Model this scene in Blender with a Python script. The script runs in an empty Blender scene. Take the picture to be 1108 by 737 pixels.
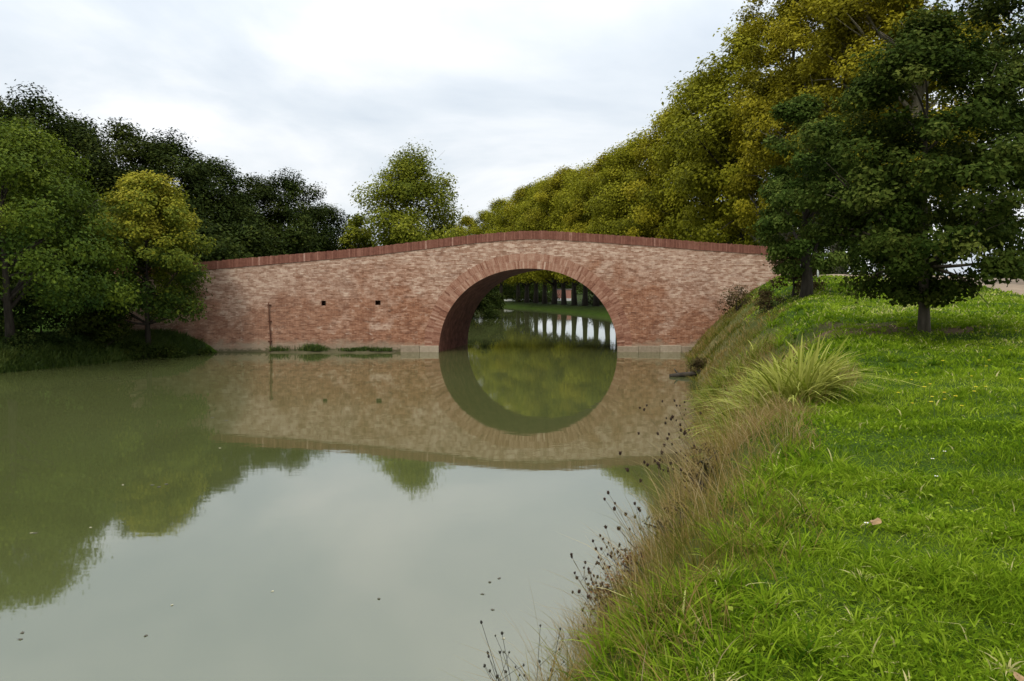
import bpy, math
import numpy as np
from mathutils import Vector

S = bpy.context.scene
COL = S.collection
PI = math.pi
R_ = math.radians

# ------------------------------------------------------------------ camera
CAM_H = 3.47
F_PX, CX, CY = 920.0, 554.0, 368.5
PITCH = math.atan((CY - 305.0) / F_PX)
cam = bpy.data.cameras.new('camera')
cam.sensor_width = 36.0
cam.lens = 36.0 * F_PX / 1108.0
cam.clip_start, cam.clip_end = 0.1, 9000.0
cam_ob = bpy.data.objects.new('camera', cam)
COL.objects.link(cam_ob)
cam_ob.location = (0, 0, CAM_H)
cam_ob.rotation_euler = (PI / 2 - PITCH, 0, 0)
S.camera = cam_ob

# ------------------------------------------------------------------ light
SUN_EL, SUN_AZ = R_(52), R_(205)      # azimuth clockwise from +Y: behind the viewer, a little left
world = bpy.data.worlds.new('World')
S.world = world
world.use_nodes = True
nt = world.node_tree
nt.nodes.clear()
wo = nt.nodes.new('ShaderNodeOutputWorld')
bg = nt.nodes.new('ShaderNodeBackground')
bg.inputs['Strength'].default_value = 0.10
sky = nt.nodes.new('ShaderNodeTexSky')
sky.sky_type = 'NISHITA'
sky.sun_disc = False
sky.sun_elevation = SUN_EL
sky.sun_rotation = SUN_AZ
tc = nt.nodes.new('ShaderNodeTexCoord')
sep = nt.nodes.new('ShaderNodeSeparateXYZ')
nt.links.new(tc.outputs['Generated'], sep.inputs[0])


def wmath(op, a, b=None):
    n = nt.nodes.new('ShaderNodeMath')
    n.operation = op
    for k, v in enumerate((a, b)):
        if v is None:
            continue
        if isinstance(v, (int, float)):
            n.inputs[k].default_value = v
        else:
            nt.links.new(v, n.inputs[k])
    return n.outputs[0]


zc = wmath('ADD', wmath('MAXIMUM', sep.outputs['Z'], 0.0), 0.22)
comb = nt.nodes.new('ShaderNodeCombineXYZ')
nt.links.new(wmath('DIVIDE', sep.outputs['X'], zc), comb.inputs[0])
nt.links.new(wmath('DIVIDE', sep.outputs['Y'], zc), comb.inputs[1])
cn = nt.nodes.new('ShaderNodeTexNoise')
cn.inputs['Scale'].default_value = 1.0
cn.inputs['Detail'].default_value = 7
cn.inputs['Roughness'].default_value = 0.52
cn.inputs['Distortion'].default_value = 0.35
nt.links.new(comb.outputs[0], cn.inputs['Vector'])
cr = nt.nodes.new('ShaderNodeValToRGB')
e = cr.color_ramp.elements
e[0].position, e[0].color = 0.33, (0.58, 0.65, 0.73, 1)
e[1].position, e[1].color = 0.60, (0.93, 0.94, 0.955, 1)
m_ = e.new(0.47)
m_.color = (0.73, 0.78, 0.83, 1)
nt.links.new(cn.outputs['Fac'], cr.inputs[0])
# an overcast sky is about twice as bright overhead as low down
zen = wmath('ADD', wmath('MULTIPLY', wmath('POWER', wmath('MAXIMUM', sep.outputs['Z'], 0.0), 2.0), 20.0), 8.5)
vm = nt.nodes.new('ShaderNodeVectorMath')
vm.operation = 'SCALE'
nt.links.new(cr.outputs[0], vm.inputs[0])
nt.links.new(zen, vm.inputs['Scale'])
mx = nt.nodes.new('ShaderNodeMix')
mx.data_type = 'RGBA'
mx.inputs[0].default_value = 0.93
nt.links.new(sky.outputs[0], mx.inputs['A'])
nt.links.new(vm.outputs[0], mx.inputs['B'])
nt.links.new(mx.outputs['Result'], bg.inputs['Color'])
nt.links.new(bg.outputs[0], wo.inputs['Surface'])

sun = bpy.data.lights.new('sun', 'SUN')
sun.energy = 1.5
sun.angle = R_(10)
sun.color = (1.0, 0.95, 0.86)
sun_ob = bpy.data.objects.new('sun', sun)
COL.objects.link(sun_ob)
to_sun = Vector((math.sin(SUN_AZ) * math.cos(SUN_EL), math.cos(SUN_AZ) * math.cos(SUN_EL), math.sin(SUN_EL)))
sun_ob.rotation_euler = to_sun.to_track_quat('Z', 'Y').to_euler()

S.view_settings.view_transform = 'Standard'
S.view_settings.look = 'None'
S.view_settings.exposure = 0.36
S.view_settings.gamma = 1.0
S.view_settings.use_curve_mapping = False
S.cycles.max_bounces = 6
S.cycles.diffuse_bounces = 3
S.cycles.glossy_bounces = 3
S.cycles.transmission_bounces = 3

# ------------------------------------------------------------------ helpers
ROOT = {}


def at(px, py, Y):
    """photo pixel -> point at depth Y"""
    u, v = (px - CX) / F_PX, (CY - py) / F_PX
    d = np.array([u, math.cos(PITCH) + v * math.sin(PITCH), v * math.cos(PITCH) - math.sin(PITCH)])
    p = d * (Y / d[1])
    return float(p[0]), float(Y), float(p[2] + CAM_H)


def mesh_np(name, V, quads=None, tris=None, attrs=None, smooth=False):
    me = bpy.data.meshes.new(name)
    V = np.asarray(V, np.float32)
    me.vertices.add(len(V))
    me.vertices.foreach_set('co', V.ravel())
    parts, starts, off = [], [], 0
    for F, k in ((quads, 4), (tris, 3)):
        if F is None or len(F) == 0:
            continue
        F = np.asarray(F, np.int32)
        parts.append(F.ravel())
        starts.append(np.arange(len(F), dtype=np.int32) * k + off)
        off += len(F) * k
    L = np.concatenate(parts)
    st = np.concatenate(starts)
    me.loops.add(len(L))
    me.loops.foreach_set('vertex_index', L)
    me.polygons.add(len(st))
    me.polygons.foreach_set('loop_start', st)
    me.polygons.foreach_set('use_smooth', np.full(len(st), bool(smooth)))
    me.update(calc_edges=True)
    for k, a in (attrs or {}).items():
        at_ = me.attributes.new(k, 'FLOAT', 'POINT')
        at_.data.foreach_set('value', np.asarray(a, np.float32))
    return me


def link(name, me, mat=None, parent=None):
    o = bpy.data.objects.new(name, me)
    COL.objects.link(o)
    if mat is not None:
        for m in (mat if isinstance(mat, (list, tuple)) else [mat]):
            me.materials.append(m)
    if parent is not None:
        o.parent = parent
    return o


def tag(o, label=None, cat=None, group=None, kind=None):
    if label:
        o['label'] = label
    if cat:
        o['category'] = cat
    if group:
        o['group'] = group
    if kind:
        o['kind'] = kind
    return o


def empty(name, loc, label, cat, group=None, rz=0.0, sc=1.0):
    o = bpy.data.objects.new(name, None)
    o.empty_display_size = 0.3
    COL.objects.link(o)
    o.location = loc
    o.rotation_euler = (0, 0, rz)
    o.scale = (sc, sc, sc) if not isinstance(sc, tuple) else sc
    return tag(o, label, cat, group)


class MB:
    """collects pieces into one mesh"""

    def __init__(self):
        self.V, self.Q, self.T, self.A, self.n = [], [], [], [], 0

    def add(self, V, Q=None, T=None, a=0.5):
        V = np.asarray(V, float).reshape(-1, 3)
        if Q is not None and len(Q):
            self.Q.append(np.asarray(Q, int) + self.n)
        if T is not None and len(T):
            self.T.append(np.asarray(T, int) + self.n)
        self.V.append(V)
        self.A.append(np.broadcast_to(np.asarray(a, float), (len(V),)))
        self.n += len(V)

    def box(self, x0, x1, y0, y1, z0, z1, a=0.5):
        V = [(x, y, z) for z in (z0, z1) for y in (y0, y1) for x in (x0, x1)]
        self.add(V, [(0, 2, 3, 1), (4, 5, 7, 6), (0, 1, 5, 4), (2, 6, 7, 3), (0, 4, 6, 2), (1, 3, 7, 5)], a=a)

    def tube(self, pts, rad, seg=8, a=0.5, cap=True):
        pts = np.asarray(pts, float)
        n = len(pts)
        rad = np.broadcast_to(np.asarray(rad, float), (n,))
        tan = np.gradient(pts, axis=0)
        tan /= np.linalg.norm(tan, axis=1)[:, None] + 1e-9
        ref = np.array([0.31, 0.95, 0.05]) if abs(tan[0][2]) > 0.6 else np.array([0, 0, 1.0])
        u = np.cross(tan, ref)
        u /= np.linalg.norm(u, axis=1)[:, None] + 1e-9
        v = np.cross(tan, u)
        th = np.arange(seg) * 2 * PI / seg
        V = pts[:, None, :] + rad[:, None, None] * (np.cos(th)[None, :, None] * u[:, None, :] + np.sin(th)[None, :, None] * v[:, None, :])
        Q = []
        for i in range(n - 1):
            for k in range(seg):
                k2 = (k + 1) % seg
                Q.append((i * seg + k, i * seg + k2, (i + 1) * seg + k2, (i + 1) * seg + k))
        V = V.reshape(-1, 3)
        T = []
        if cap:
            V = np.vstack([V, pts[0], pts[-1]])
            for k in range(seg):
                k2 = (k + 1) % seg
                T.append((n * seg, k2, k))
                T.append((n * seg + 1, (n - 1) * seg + k, (n - 1) * seg + k2))
        self.add(V, Q, T, a)

    def blob(self, c, r, seg=7, rings=5, a=0.5, jit=0.0, rng=None):
        c = np.asarray(c, float)
        r = np.broadcast_to(np.asarray(r, float), (3,))
        V, Q, T = [(0, 0, -1)], [], []
        for i in range(1, rings):
            ph = -PI / 2 + PI * i / rings
            for k in range(seg):
                t = 2 * PI * k / seg
                V.append((math.cos(ph) * math.cos(t), math.cos(ph) * math.sin(t), math.sin(ph)))
        V.append((0, 0, 1))
        V = np.array(V)
        if jit and rng is not None:
            V = V * (1 + rng.uniform(-jit, jit, (len(V), 1)))
        for k in range(seg):
            T.append((0, 1 + (k + 1) % seg, 1 + k))
            T.append((len(V) - 1, 1 + (rings - 2) * seg + k, 1 + (rings - 2) * seg + (k + 1) % seg))
        for i in range(rings - 2):
            for k in range(seg):
                k2 = (k + 1) % seg
                Q.append((1 + i * seg + k, 1 + i * seg + k2, 1 + (i + 1) * seg + k2, 1 + (i + 1) * seg + k))
        self.add(V * r + c, Q, T, a)

    def build(self, name, mat, parent=None, smooth=False):
        me = mesh_np(name, np.vstack(self.V), np.vstack(self.Q) if self.Q else None,
                     np.vstack(self.T) if self.T else None, {'tint': np.concatenate(self.A)}, smooth)
        return link(name, me, mat, parent)


# ------------------------------------------------------------------ materials
class NT:
    def __init__(self, name):
        self.m = bpy.data.materials.new(name)
        self.m.use_nodes = True
        self.t = self.m.node_tree
        self.t.nodes.clear()
        self.out = self.n('OutputMaterial')
        self.p = self.n('BsdfPrincipled')
        self.l(self.p.outputs[0], self.out.inputs['Surface'])

    def n(self, k, **kw):
        x = self.t.nodes.new('ShaderNode' + k)
        for a, b in kw.items():
            setattr(x, a, b)
        return x

    def l(self, a, b):
        self.t.links.new(a, b)

    def math(self, op, a, b=None, clamp=False):
        x = self.n('Math', operation=op, use_clamp=clamp)
        for k, v in enumerate((a, b)):
            if v is None:
                continue
            if isinstance(v, (int, float)):
                x.inputs[k].default_value = v
            else:
                self.l(v, x.inputs[k])
        return x.outputs[0]

    def noise(self, scale, detail=4, rough=0.55, vec=None, dist=0.0):
        x = self.n('TexNoise')
        x.inputs['Scale'].default_value = scale
        x.inputs['Detail'].default_value = detail
        x.inputs['Roughness'].default_value = rough
        x.inputs['Distortion'].default_value = dist
        if vec is not None:
            self.l(vec, x.inputs['Vector'])
        return x.outputs['Fac']

    def ramp(self, fac, stops):
        x = self.n('ValToRGB')
        el = x.color_ramp.elements
        el[0].position, el[0].color = stops[0][0], (*stops[0][1], 1)
        el[1].position, el[1].color = stops[-1][0], (*stops[-1][1], 1)
        for pz, c in stops[1:-1]:
            q = el.new(pz)
            q.color = (*c, 1)
        self.l(fac, x.inputs[0])
        return x.outputs[0]

    def mix(self, fac, a, b):
        x = self.n('Mix', data_type='RGBA')
        for s, v in ((x.inputs[0], fac), (x.inputs['A'], a), (x.inputs['B'], b)):
            if isinstance(v, (int, float)):
                s.default_value = v
            elif isinstance(v, tuple):
                s.default_value = (*v, 1)
            else:
                self.l(v, s)
        return x.outputs['Result']

    def attr(self, name):
        return self.n('Attribute', attribute_name=name).outputs['Fac']

    def obj(self):
        return self.n('TexCoord').outputs['Object']

    def geo(self):
        return self.n('NewGeometry').outputs['Position']

    def base(self, c, rough=0.8, spec=0.3):
        if isinstance(c, tuple):
            self.p.inputs['Base Color'].default_value = (*c, 1)
        else:
            self.l(c, self.p.inputs['Base Color'])
        self.p.inputs['Roughness'].default_value = rough
        self.p.inputs['Specular IOR Level'].default_value = spec
        return self

    def bump(self, h, strength=0.4, dist=0.02):
        b = self.n('Bump')
        b.inputs['Strength'].default_value = strength
        b.inputs['Distance'].default_value = dist
        self.l(h, b.inputs['Height'])
        self.l(b.outputs[0], self.p.inputs['Normal'])


def leaf_mat(name, stops, trans=0.3, rough=0.6, spec=0.2):
    t = NT(name)
    c = t.ramp(t.attr('tint'), stops)
    t.base(c, rough, spec)
    tr = t.n('BsdfTranslucent')
    t.l(c, tr.inputs['Color'])
    ms = t.n('MixShader')
    ms.inputs[0].default_value = trans
    t.l(t.p.outputs[0], ms.inputs[1])
    t.l(tr.outputs[0], ms.inputs[2])
    t.l(ms.outputs[0], t.out.inputs['Surface'])
    return t.m


def plain(name, c, rough=0.8, spec=0.3, var=0.35, scale=6.0):
    t = NT(name)
    n = t.noise(scale, 5, 0.6, t.obj())
    dark = tuple(x * (1 - var) for x in c)
    lite = tuple(min(1, x * (1 + var)) for x in c)
    t.base(t.ramp(n, [(0.3, dark), (0.7, lite)]), rough, spec)
    return t


# leaves
M_OAK = leaf_mat('oak_leaves', [(0, (.012, .023, .003)), (.5, (.036, .054, .008)), (1, (.115, .13, .024))], .22, .8, .02)
M_ALDER = leaf_mat('alder_leaves', [(0, (.02, .036, .005)), (.5, (.06, .092, .016)), (1, (.14, .165, .032))], .25, .8, .02)
M_PLANE = leaf_mat('plane_leaves', [(0, (.07, .068, .004)), (.45, (.235, .21, .012)), (.8, (.33, .285, .016)), (1, (.43, .35, .035))], .35, .7, .08)
M_PLANE2 = leaf_mat('plane_leaves_green', [(0, (.06, .066, .004)), (.5, (.225, .222, .012)), (1, (.36, .33, .026))], .35, .7, .08)
M_YEL = leaf_mat('yellow_leaves', [(0, (.03, .055, .008)), (.45, (.11, .135, .012)), (.75, (.25, .235, .018)), (1, (.36, .32, .035))], .35, .7, .08)
M_MID = leaf_mat('mid_green_leaves', [(0, (.018, .04, .005)), (.5, (.062, .092, .007)), (1, (.155, .19, .018))], .3, .7, .08)
M_MIDY = leaf_mat('olive_leaves', [(0, (.04, .06, .006)), (.5, (.165, .18, .012)), (1, (.30, .29, .035))], .35, .7, .08)
M_DARK = leaf_mat('dark_leaves', [(0, (.007, .013, .002)), (.5, (.024, .036, .005)), (1, (.066, .078, .012))], .15, .8, .05)
M_OLIVE = leaf_mat('dark_olive_leaves', [(0, (.009, .015, .002)), (.5, (.027, .037, .005)), (1, (.075, .085, .014))], .18, .8, .05)
M_BUSH = leaf_mat('bush_leaves', [(0, (.012, .022, .006)), (.5, (.03, .05, .012)), (1, (.085, .10, .022))], .2, .8, .02)
M_RUST = leaf_mat('rusty_leaves', [(0, (.05, .026, .012)), (.5, (.13, .062, .028)), (1, (.22, .13, .06))], .3, .8, .0)
M_BRN = leaf_mat('brown_leaves', [(0, (.03, .022, .01)), (.5, (.07, .05, .02)), (1, (.13, .11, .04))], .25, .8, .02)
# grasses
M_LAWN = leaf_mat('lawn_blades', [(0, (.035, .078, .004)), (.4, (.130, .207, .009)), (.8, (.235, .315, .022)), (.93, (.34, .40, .07)), (1, (.48, .43, .18))], .4, .8, .0)
M_DRY = leaf_mat('dry_blades', [(0, (.05, .07, .006)), (.3, (.135, .14, .018)), (.6, (.22, .15, .042)), (.8, (.29, .195, .08)), (1, (.42, .33, .17))], .35, .7, .08)
M_SEDGE = leaf_mat('sedge_blades', [(0, (.035, .055, .003)), (.5, (.165, .195, .014)), (1, (.36, .36, .075))], .35, .6, .15)
M_WEED = leaf_mat('bank_weeds', [(0, (.018, .035, .006)), (.5, (.045, .075, .010)), (1, (.11, .14, .025))], .25)
M_SEED = plain('seed_head', (.030, .018, .012), .9, .1).m
M_STEM = plain('dry_stem', (.10, .075, .04), .9, .1).m
M_TWIG = plain('dark_twig', (.035, .032, .025), .9, .1).m


def bark_mat(name, c):
    t = NT(name)
    mp = t.n('Mapping')
    mp.inputs['Scale'].default_value = (1, 1, .22)
    t.l(t.obj(), mp.inputs[0])
    n = t.noise(9, 6, .65, mp.outputs[0])
    t.base(t.ramp(n, [(.3, tuple(x * .5 for x in c)), (.7, tuple(x * 1.4 for x in c))]), .9, .15)
    t.bump(n, .7, .04)
    return t.m


M_BARK = bark_mat('grey_brown_bark', (.085, .07, .05))
M_BARKD = bark_mat('dark_bark', (.04, .033, .025))
M_BARKP = bark_mat('plane_bark', (.17, .15, .105))

# ------------------------------------------------------------------ the lie of the land
RY = np.array([-3000, -40, -10, 0, 7.2, 10.8, 18.2, 33.6, 42, 47, 60, 82, 93, 106, 120, 160, 400, 5000], float)
RX = np.array([-60, -30, -5.0, -1.6, .65, 2.2, 4.35, 7.45, 8.8, 8.4, 10.6, 9.9, 7.6, 3.6, -1.5, -16, -105, -1500], float)
LY = np.array([-3000, -40, -10, 10, 20, 31.9, 35, 38, 40.2, 42, 47, 60, 84, 110, 160, 400, 5000], float)
LX = np.array([-120, -70, -41, -33, -27, -19.6, -18.2, -17.0, -15.7, -14.7, -5.0, -5.5, -3.6, -11, -29, -119, -1514], float)
ZY = np.array([-3000, -10, 0, 10, 17, 24, 30, 34, 38, 42, 47, 55, 70, 85, 100, 400, 5000], float)
ZT = np.array([1.7, 1.75, 1.87, 2.15, 2.45, 2.8, 3.1, 3.4, 3.62, 3.75, 3.75, 3.0, 1.7, .9, .62, .6, .6], float)


def edge_r(Y):
    Y = np.asarray(Y, float)
    return np.interp(Y, RY, RX) + (.16 * np.sin(1.15 * Y + .6) + .10 * np.sin(2.7 * Y + 1.2) + .05 * np.sin(6.1 * Y)) * np.clip((40 - Y) / 8, 0, 1) * np.clip((Y + 6) / 6, 0, 1)


def edge_l(Y):
    return np.interp(Y, LY, LX)


def undulate(X, Y):
    return (.05 * np.sin(X * 1.3 + .7 * Y) * np.sin(Y * .9 - .4 * X + 1) + .03 * np.sin(2.9 * X - 1.7 * Y + 2) + .02 * np.sin(5.1 * Y + 3.3 * X))


def ground_z(X, Y):
    X = np.asarray(X, float)
    Y = np.asarray(Y, float)
    s = X - edge_r(Y)
    w = np.interp(Y, [-10, 5, 12, 20, 32, 42, 50, 80, 100], [1.5, 1.5, 2.1, 3.0, 4.0, 4.8, 4.5, 2.6, 2.2])
    zt = np.interp(Y, ZY, ZT)
    p = 1 - (1 - np.clip(s / w, 0, 1)) ** 1.6
    zr = zt * p + np.clip(s - w, 0, 12) * np.interp(Y, [0, 8, 17, 30, 45, 60], [.02, .035, .02, -.025, -.01, .0])
    crest = np.interp(Y, [0, 30, 42, 60], [19., 22., 24.5, 26.])
    zr = zr - np.clip((X - crest - 1.5) * .14, 0, 2.4) * np.clip((Y + 10) / 20, 0, 1) * np.clip((75 - Y) / 15, 0, 1)
    ex = np.exp(-((X - 8.9) / 1.3) ** 2 - ((Y - 17.6) / 2.0) ** 2)
    zr = zr + .14 * ex
    sl = edge_l(Y) - X
    zl = 1.0 * (1 - np.exp(-np.clip(sl, 0, 60) / 1.0)) + .012 * np.clip(sl, 0, 40)
    zroad = 3.45 - .045 * np.clip(-14.5 - X, 0, 50)
    k = np.where(X > -19.5, 9.0, .6)
    emb = zroad - np.where(Y < 43.3, (43.3 - Y) * k, np.clip(Y - 47, 0, 99) * .6)
    zl = np.where((X < -6) & (sl > -1.5), np.maximum(zl, np.clip(emb, -3, 9) * np.clip((sl + 1.0) / 2, 0, 1)), zl)
    z = np.where(s > 0, zr, np.where(sl > 0, zl, 0))
    dep = np.minimum(-s, -sl)
    z = np.where((s <= 0) & (sl <= 0), -1.3 * (1 - np.exp(-np.clip(dep, 0, 50) / 1.2)), z)
    wet = np.clip(np.maximum(s, sl) / 2.5, 0, 1)
    return z + undulate(X, Y) * wet * np.clip((120 - np.abs(Y)) / 60, 0, 1)


def gz(x, y):
    return float(ground_z(np.array([x]), np.array([y]))[0])


def hit(px, py, lift=0.0):
    """where the sight line through a photo pixel meets the ground"""
    lo_ = 2.0
    for Y in np.arange(2.0, 160, .05):
        x, y, z = at(px, py, Y)
        if z <= max(gz(x, y), 0) + lift:
            break
    return x, y, max(gz(x, y), 0)


def rngs(a, b, st):
    return np.arange(a, b, st)


XS = np.concatenate([[-4000, -2000, -1000, -500, -250, -150, -100, -75, -60], rngs(-50, -27, 1.5), rngs(-27, 28, .33), rngs(28, 50, 1.5), [55, 65, 80, 110, 160, 260, 500, 1000, 2000, 4000]])
YS = np.concatenate([[-2000, -800, -300, -120, -50, -30, -18, -12], rngs(-8, 52, .33), rngs(52, 180, 1.3), rngs(180, 400, 10), [420, 500, 700, 1000, 2000, 4500]])
GX, GY = np.meshgrid(XS, YS)
GZ = ground_z(GX, GY)
nx, ny = len(XS), len(YS)
idx = np.arange(nx * ny).reshape(ny, nx)
quads = np.stack([idx[:-1, :-1], idx[:-1, 1:], idx[1:, 1:], idx[1:, :-1]], -1).reshape(-1, 4)
sR = GX - edge_r(GY)
dry = np.clip(1.2 - np.abs(sR - .3) / np.interp(GY, [0, 8, 20, 35, 45], [1.1, 1.1, 1.7, 2.4, 3.0]), 0, 1) * (GY < 60)
earth = np.clip(1.3 - np.hypot((GX - 7.2) / 1.15, (GY - 17.6) / 2.0), 0, 1)
earth = np.maximum(earth, np.clip(1.2 - np.hypot((GX - 8.6) / .75, (GY - 16.4) / .8), 0, 1))
g = NT('ground')
pos = g.geo()
n1 = g.noise(.35, 5, .6, pos)
n2 = g.noise(3.2, 6, .65, pos)
n3 = g.noise(28, 4, .7, pos)
green = g.ramp(g.math('ADD', g.math('MULTIPLY', n1, .5), g.math('MULTIPLY', n2, .5)),
               [(.32, (.018, .036, .004)), (.5, (.034, .066, .006)), (.68, (.066, .094, .012))])
green = g.mix(g.math('MULTIPLY', n3, .55), green, (.03, .05, .008))
dryc = g.ramp(n2, [(.3, (.07, .06, .022)), (.7, (.17, .135, .06))])
earthc = g.ramp(n3, [(.3, (.05, .033, .018)), (.7, (.14, .095, .055))])
c = g.mix(g.math('MULTIPLY', g.attr('dry'), .85), green, dryc)
em = g.math('MULTIPLY', g.math('SUBTRACT', g.math('ADD', g.attr('earth'), g.math('MULTIPLY', n2, .9)), .75), 2.5, True)
em = g.math('MULTIPLY', em, g.math('MINIMUM', g.math('MULTIPLY', g.attr('earth'), 4), 1.0))
c = g.mix(em, c, earthc)
g.base(c, .95, .1)
g.bump(g.math('ADD', n2, g.math('MULTIPLY', n3, .5)), .8, .08)
canopy_shade = np.clip((GY - 76) / 12, 0, 1) * np.clip((60 - np.abs(GX)) / 20, 0, 1) * np.clip((230 - GY) / 30, 0, 1) * np.clip((sR + .3) / 1.5, .35, 1)  # shade below the avenue crowns, painted into the ground colour
c = g.mix(g.math('MULTIPLY', g.attr('canopy_shade'), .9), c, g.ramp(n2, [(.3, (.010, .016, .003)), (.7, (.026, .036, .006))]))
g.base(c, .95, .05)
ground = link('ground', mesh_np('ground', np.stack([GX, GY, GZ], -1).reshape(-1, 3), quads, None, {'dry': dry.ravel(), 'earth': earth.ravel(), 'canopy_shade': canopy_shade.ravel()}, True), g.m)
tag(ground, 'grassy canal banks rising to the road', None, None, 'structure')

# water: one sheet between the banks
wy = np.concatenate([[-2000, -300, -60, -20], rngs(-10, 60, 1.0), rngs(60, 200, 2.0), rngs(200, 410, 15)])
wl, wr = edge_l(wy) - 1.6, edge_r(wy) + 1.0
V = []
NW = 24
for k in range(NW + 1):
    V.append(np.stack([wl + (wr - wl) * k / NW, wy, 0 * wy], -1))
V = np.stack(V, 1).reshape(-1, 3)
idx = np.arange(len(wy) * (NW + 1)).reshape(len(wy), NW + 1)
quads = np.stack([idx[:-1, :-1], idx[:-1, 1:], idx[1:, 1:], idx[1:, :-1]], -1).reshape(-1, 4)
w = NT('water')
pos = w.geo()
w.base(w.ramp(w.noise(.12, 3, .5, pos), [(.3, (.052, .060, .018)), (.7, (.067, .075, .026))]), .03, .5)
w.p.inputs['IOR'].default_value = 2.25
mp = w.n('Mapping')
mp.inputs['Scale'].default_value = (.6, 1.0, 1)
w.l(pos, mp.inputs[0])
w.bump(w.math('ADD', w.noise(1.3, 3, .5, mp.outputs[0]), w.math('MULTIPLY', w.noise(6, 2, .5, mp.outputs[0]), .12)), .05, .03)
water = link('water', mesh_np('water', V, quads, None, None, True), w.m)
tag(water, 'still murky green canal water', None, None, 'structure')

# road: gravelly lane from the bridge end, bending towards the viewer on the right
RC = np.array([(12.0, 44.6), (15, 44.6), (18, 44.2), (20.2, 42.5), (21.3, 39.5), (21.2, 35), (20.4, 30), (19.3, 24), (18.6, 16), (18.2, 6), (18, -6), (18, -25)], float)
tt = np.arange(len(RC))
t2 = np.linspace(0, len(RC) - 1, 90)


def smooth_poly(P, t):
    out = []
    for k in range(P.shape[1]):
        a = np.interp(t, tt, P[:, k])
        for _ in range(6):
            a[1:-1] = (a[:-2] + 2 * a[1:-1] + a[2:]) / 4
        out.append(a)
    return np.stack(out, -1)


rc = smooth_poly(RC, t2)
tan = np.gradient(rc, axis=0)
tan /= np.linalg.norm(tan, axis=1)[:, None]
nor = np.stack([-tan[:, 1], tan[:, 0]], -1)
cross = np.array([-2.2, -2.05, -1.2, 0, 1.2, 2.05, 2.2])
zoff = np.array([-.06, .045, .07, .085, .07, .045, -.06])
V = []
for cc, zo in zip(cross, zoff):
    q = rc + nor * cc
    V.append(np.stack([q[:, 0], q[:, 1], ground_z(q[:, 0], q[:, 1]) + zo + .02], -1))
V = np.stack(V, 1)
idx = np.arange(V.shape[0] * V.shape[1]).reshape(V.shape[:2])
quads = np.stack([idx[:-1, :-1], idx[:-1, 1:], idx[1:, 1:], idx[1:, :-1]], -1).reshape(-1, 4)
r = NT('road')
pos = r.geo()
r.base(r.mix(r.noise(40, 3, .7, pos), r.ramp(r.noise(1.1, 5, .6, pos), [(.3, (.25, .185, .13)), (.7, (.34, .27, .19))]), (.22, .17, .125)), .95, .1)
tag(link('road', mesh_np('road', V.reshape(-1, 3), quads, None, None, True), r.m), 'pale brown lane', None, None, 'structure')

# ------------------------------------------------------------------ the bridge
YB, DEPTH = 42.0, 5.2
SK = math.tan(R_(12.5))                       # the barrel runs askew to the faces
XL, XR, ARCH_H = -3.62, 5.22, 4.12
XC, HALF = (XL + XR) / 2, (XR - XL) / 2
TOPX = np.array([-22, -18, -14.3, -7.0, -2.0, .3, 1.7, 6.7, 10, 13.2, 15.5])
TOPZ = np.array([3.9, 4.2, 4.52, 5.15, 5.75, 5.96, 5.98, 5.64, 5.38, 5.17, 4.95])
XSTART, XEND = -20.5, 14.2
COPE = .41


def top_z(x):
    a = 0
    for d in (-.8, -.4, 0, .4, .8):
        a = a + np.interp(np.asarray(x, float) + d, TOPX, TOPZ)
    return a / 5


def arch_z(x):
    u = np.clip((np.asarray(x, float) - XC) / HALF, -1, 1)
    return ARCH_H * np.sqrt(np.clip(1 - np.abs(u) ** 2.12, 0, 1)) ** .96


br = empty('brick_bridge', (0, YB, 0), 'old humpbacked brick bridge with one round arch across the canal', 'bridge')


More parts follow.
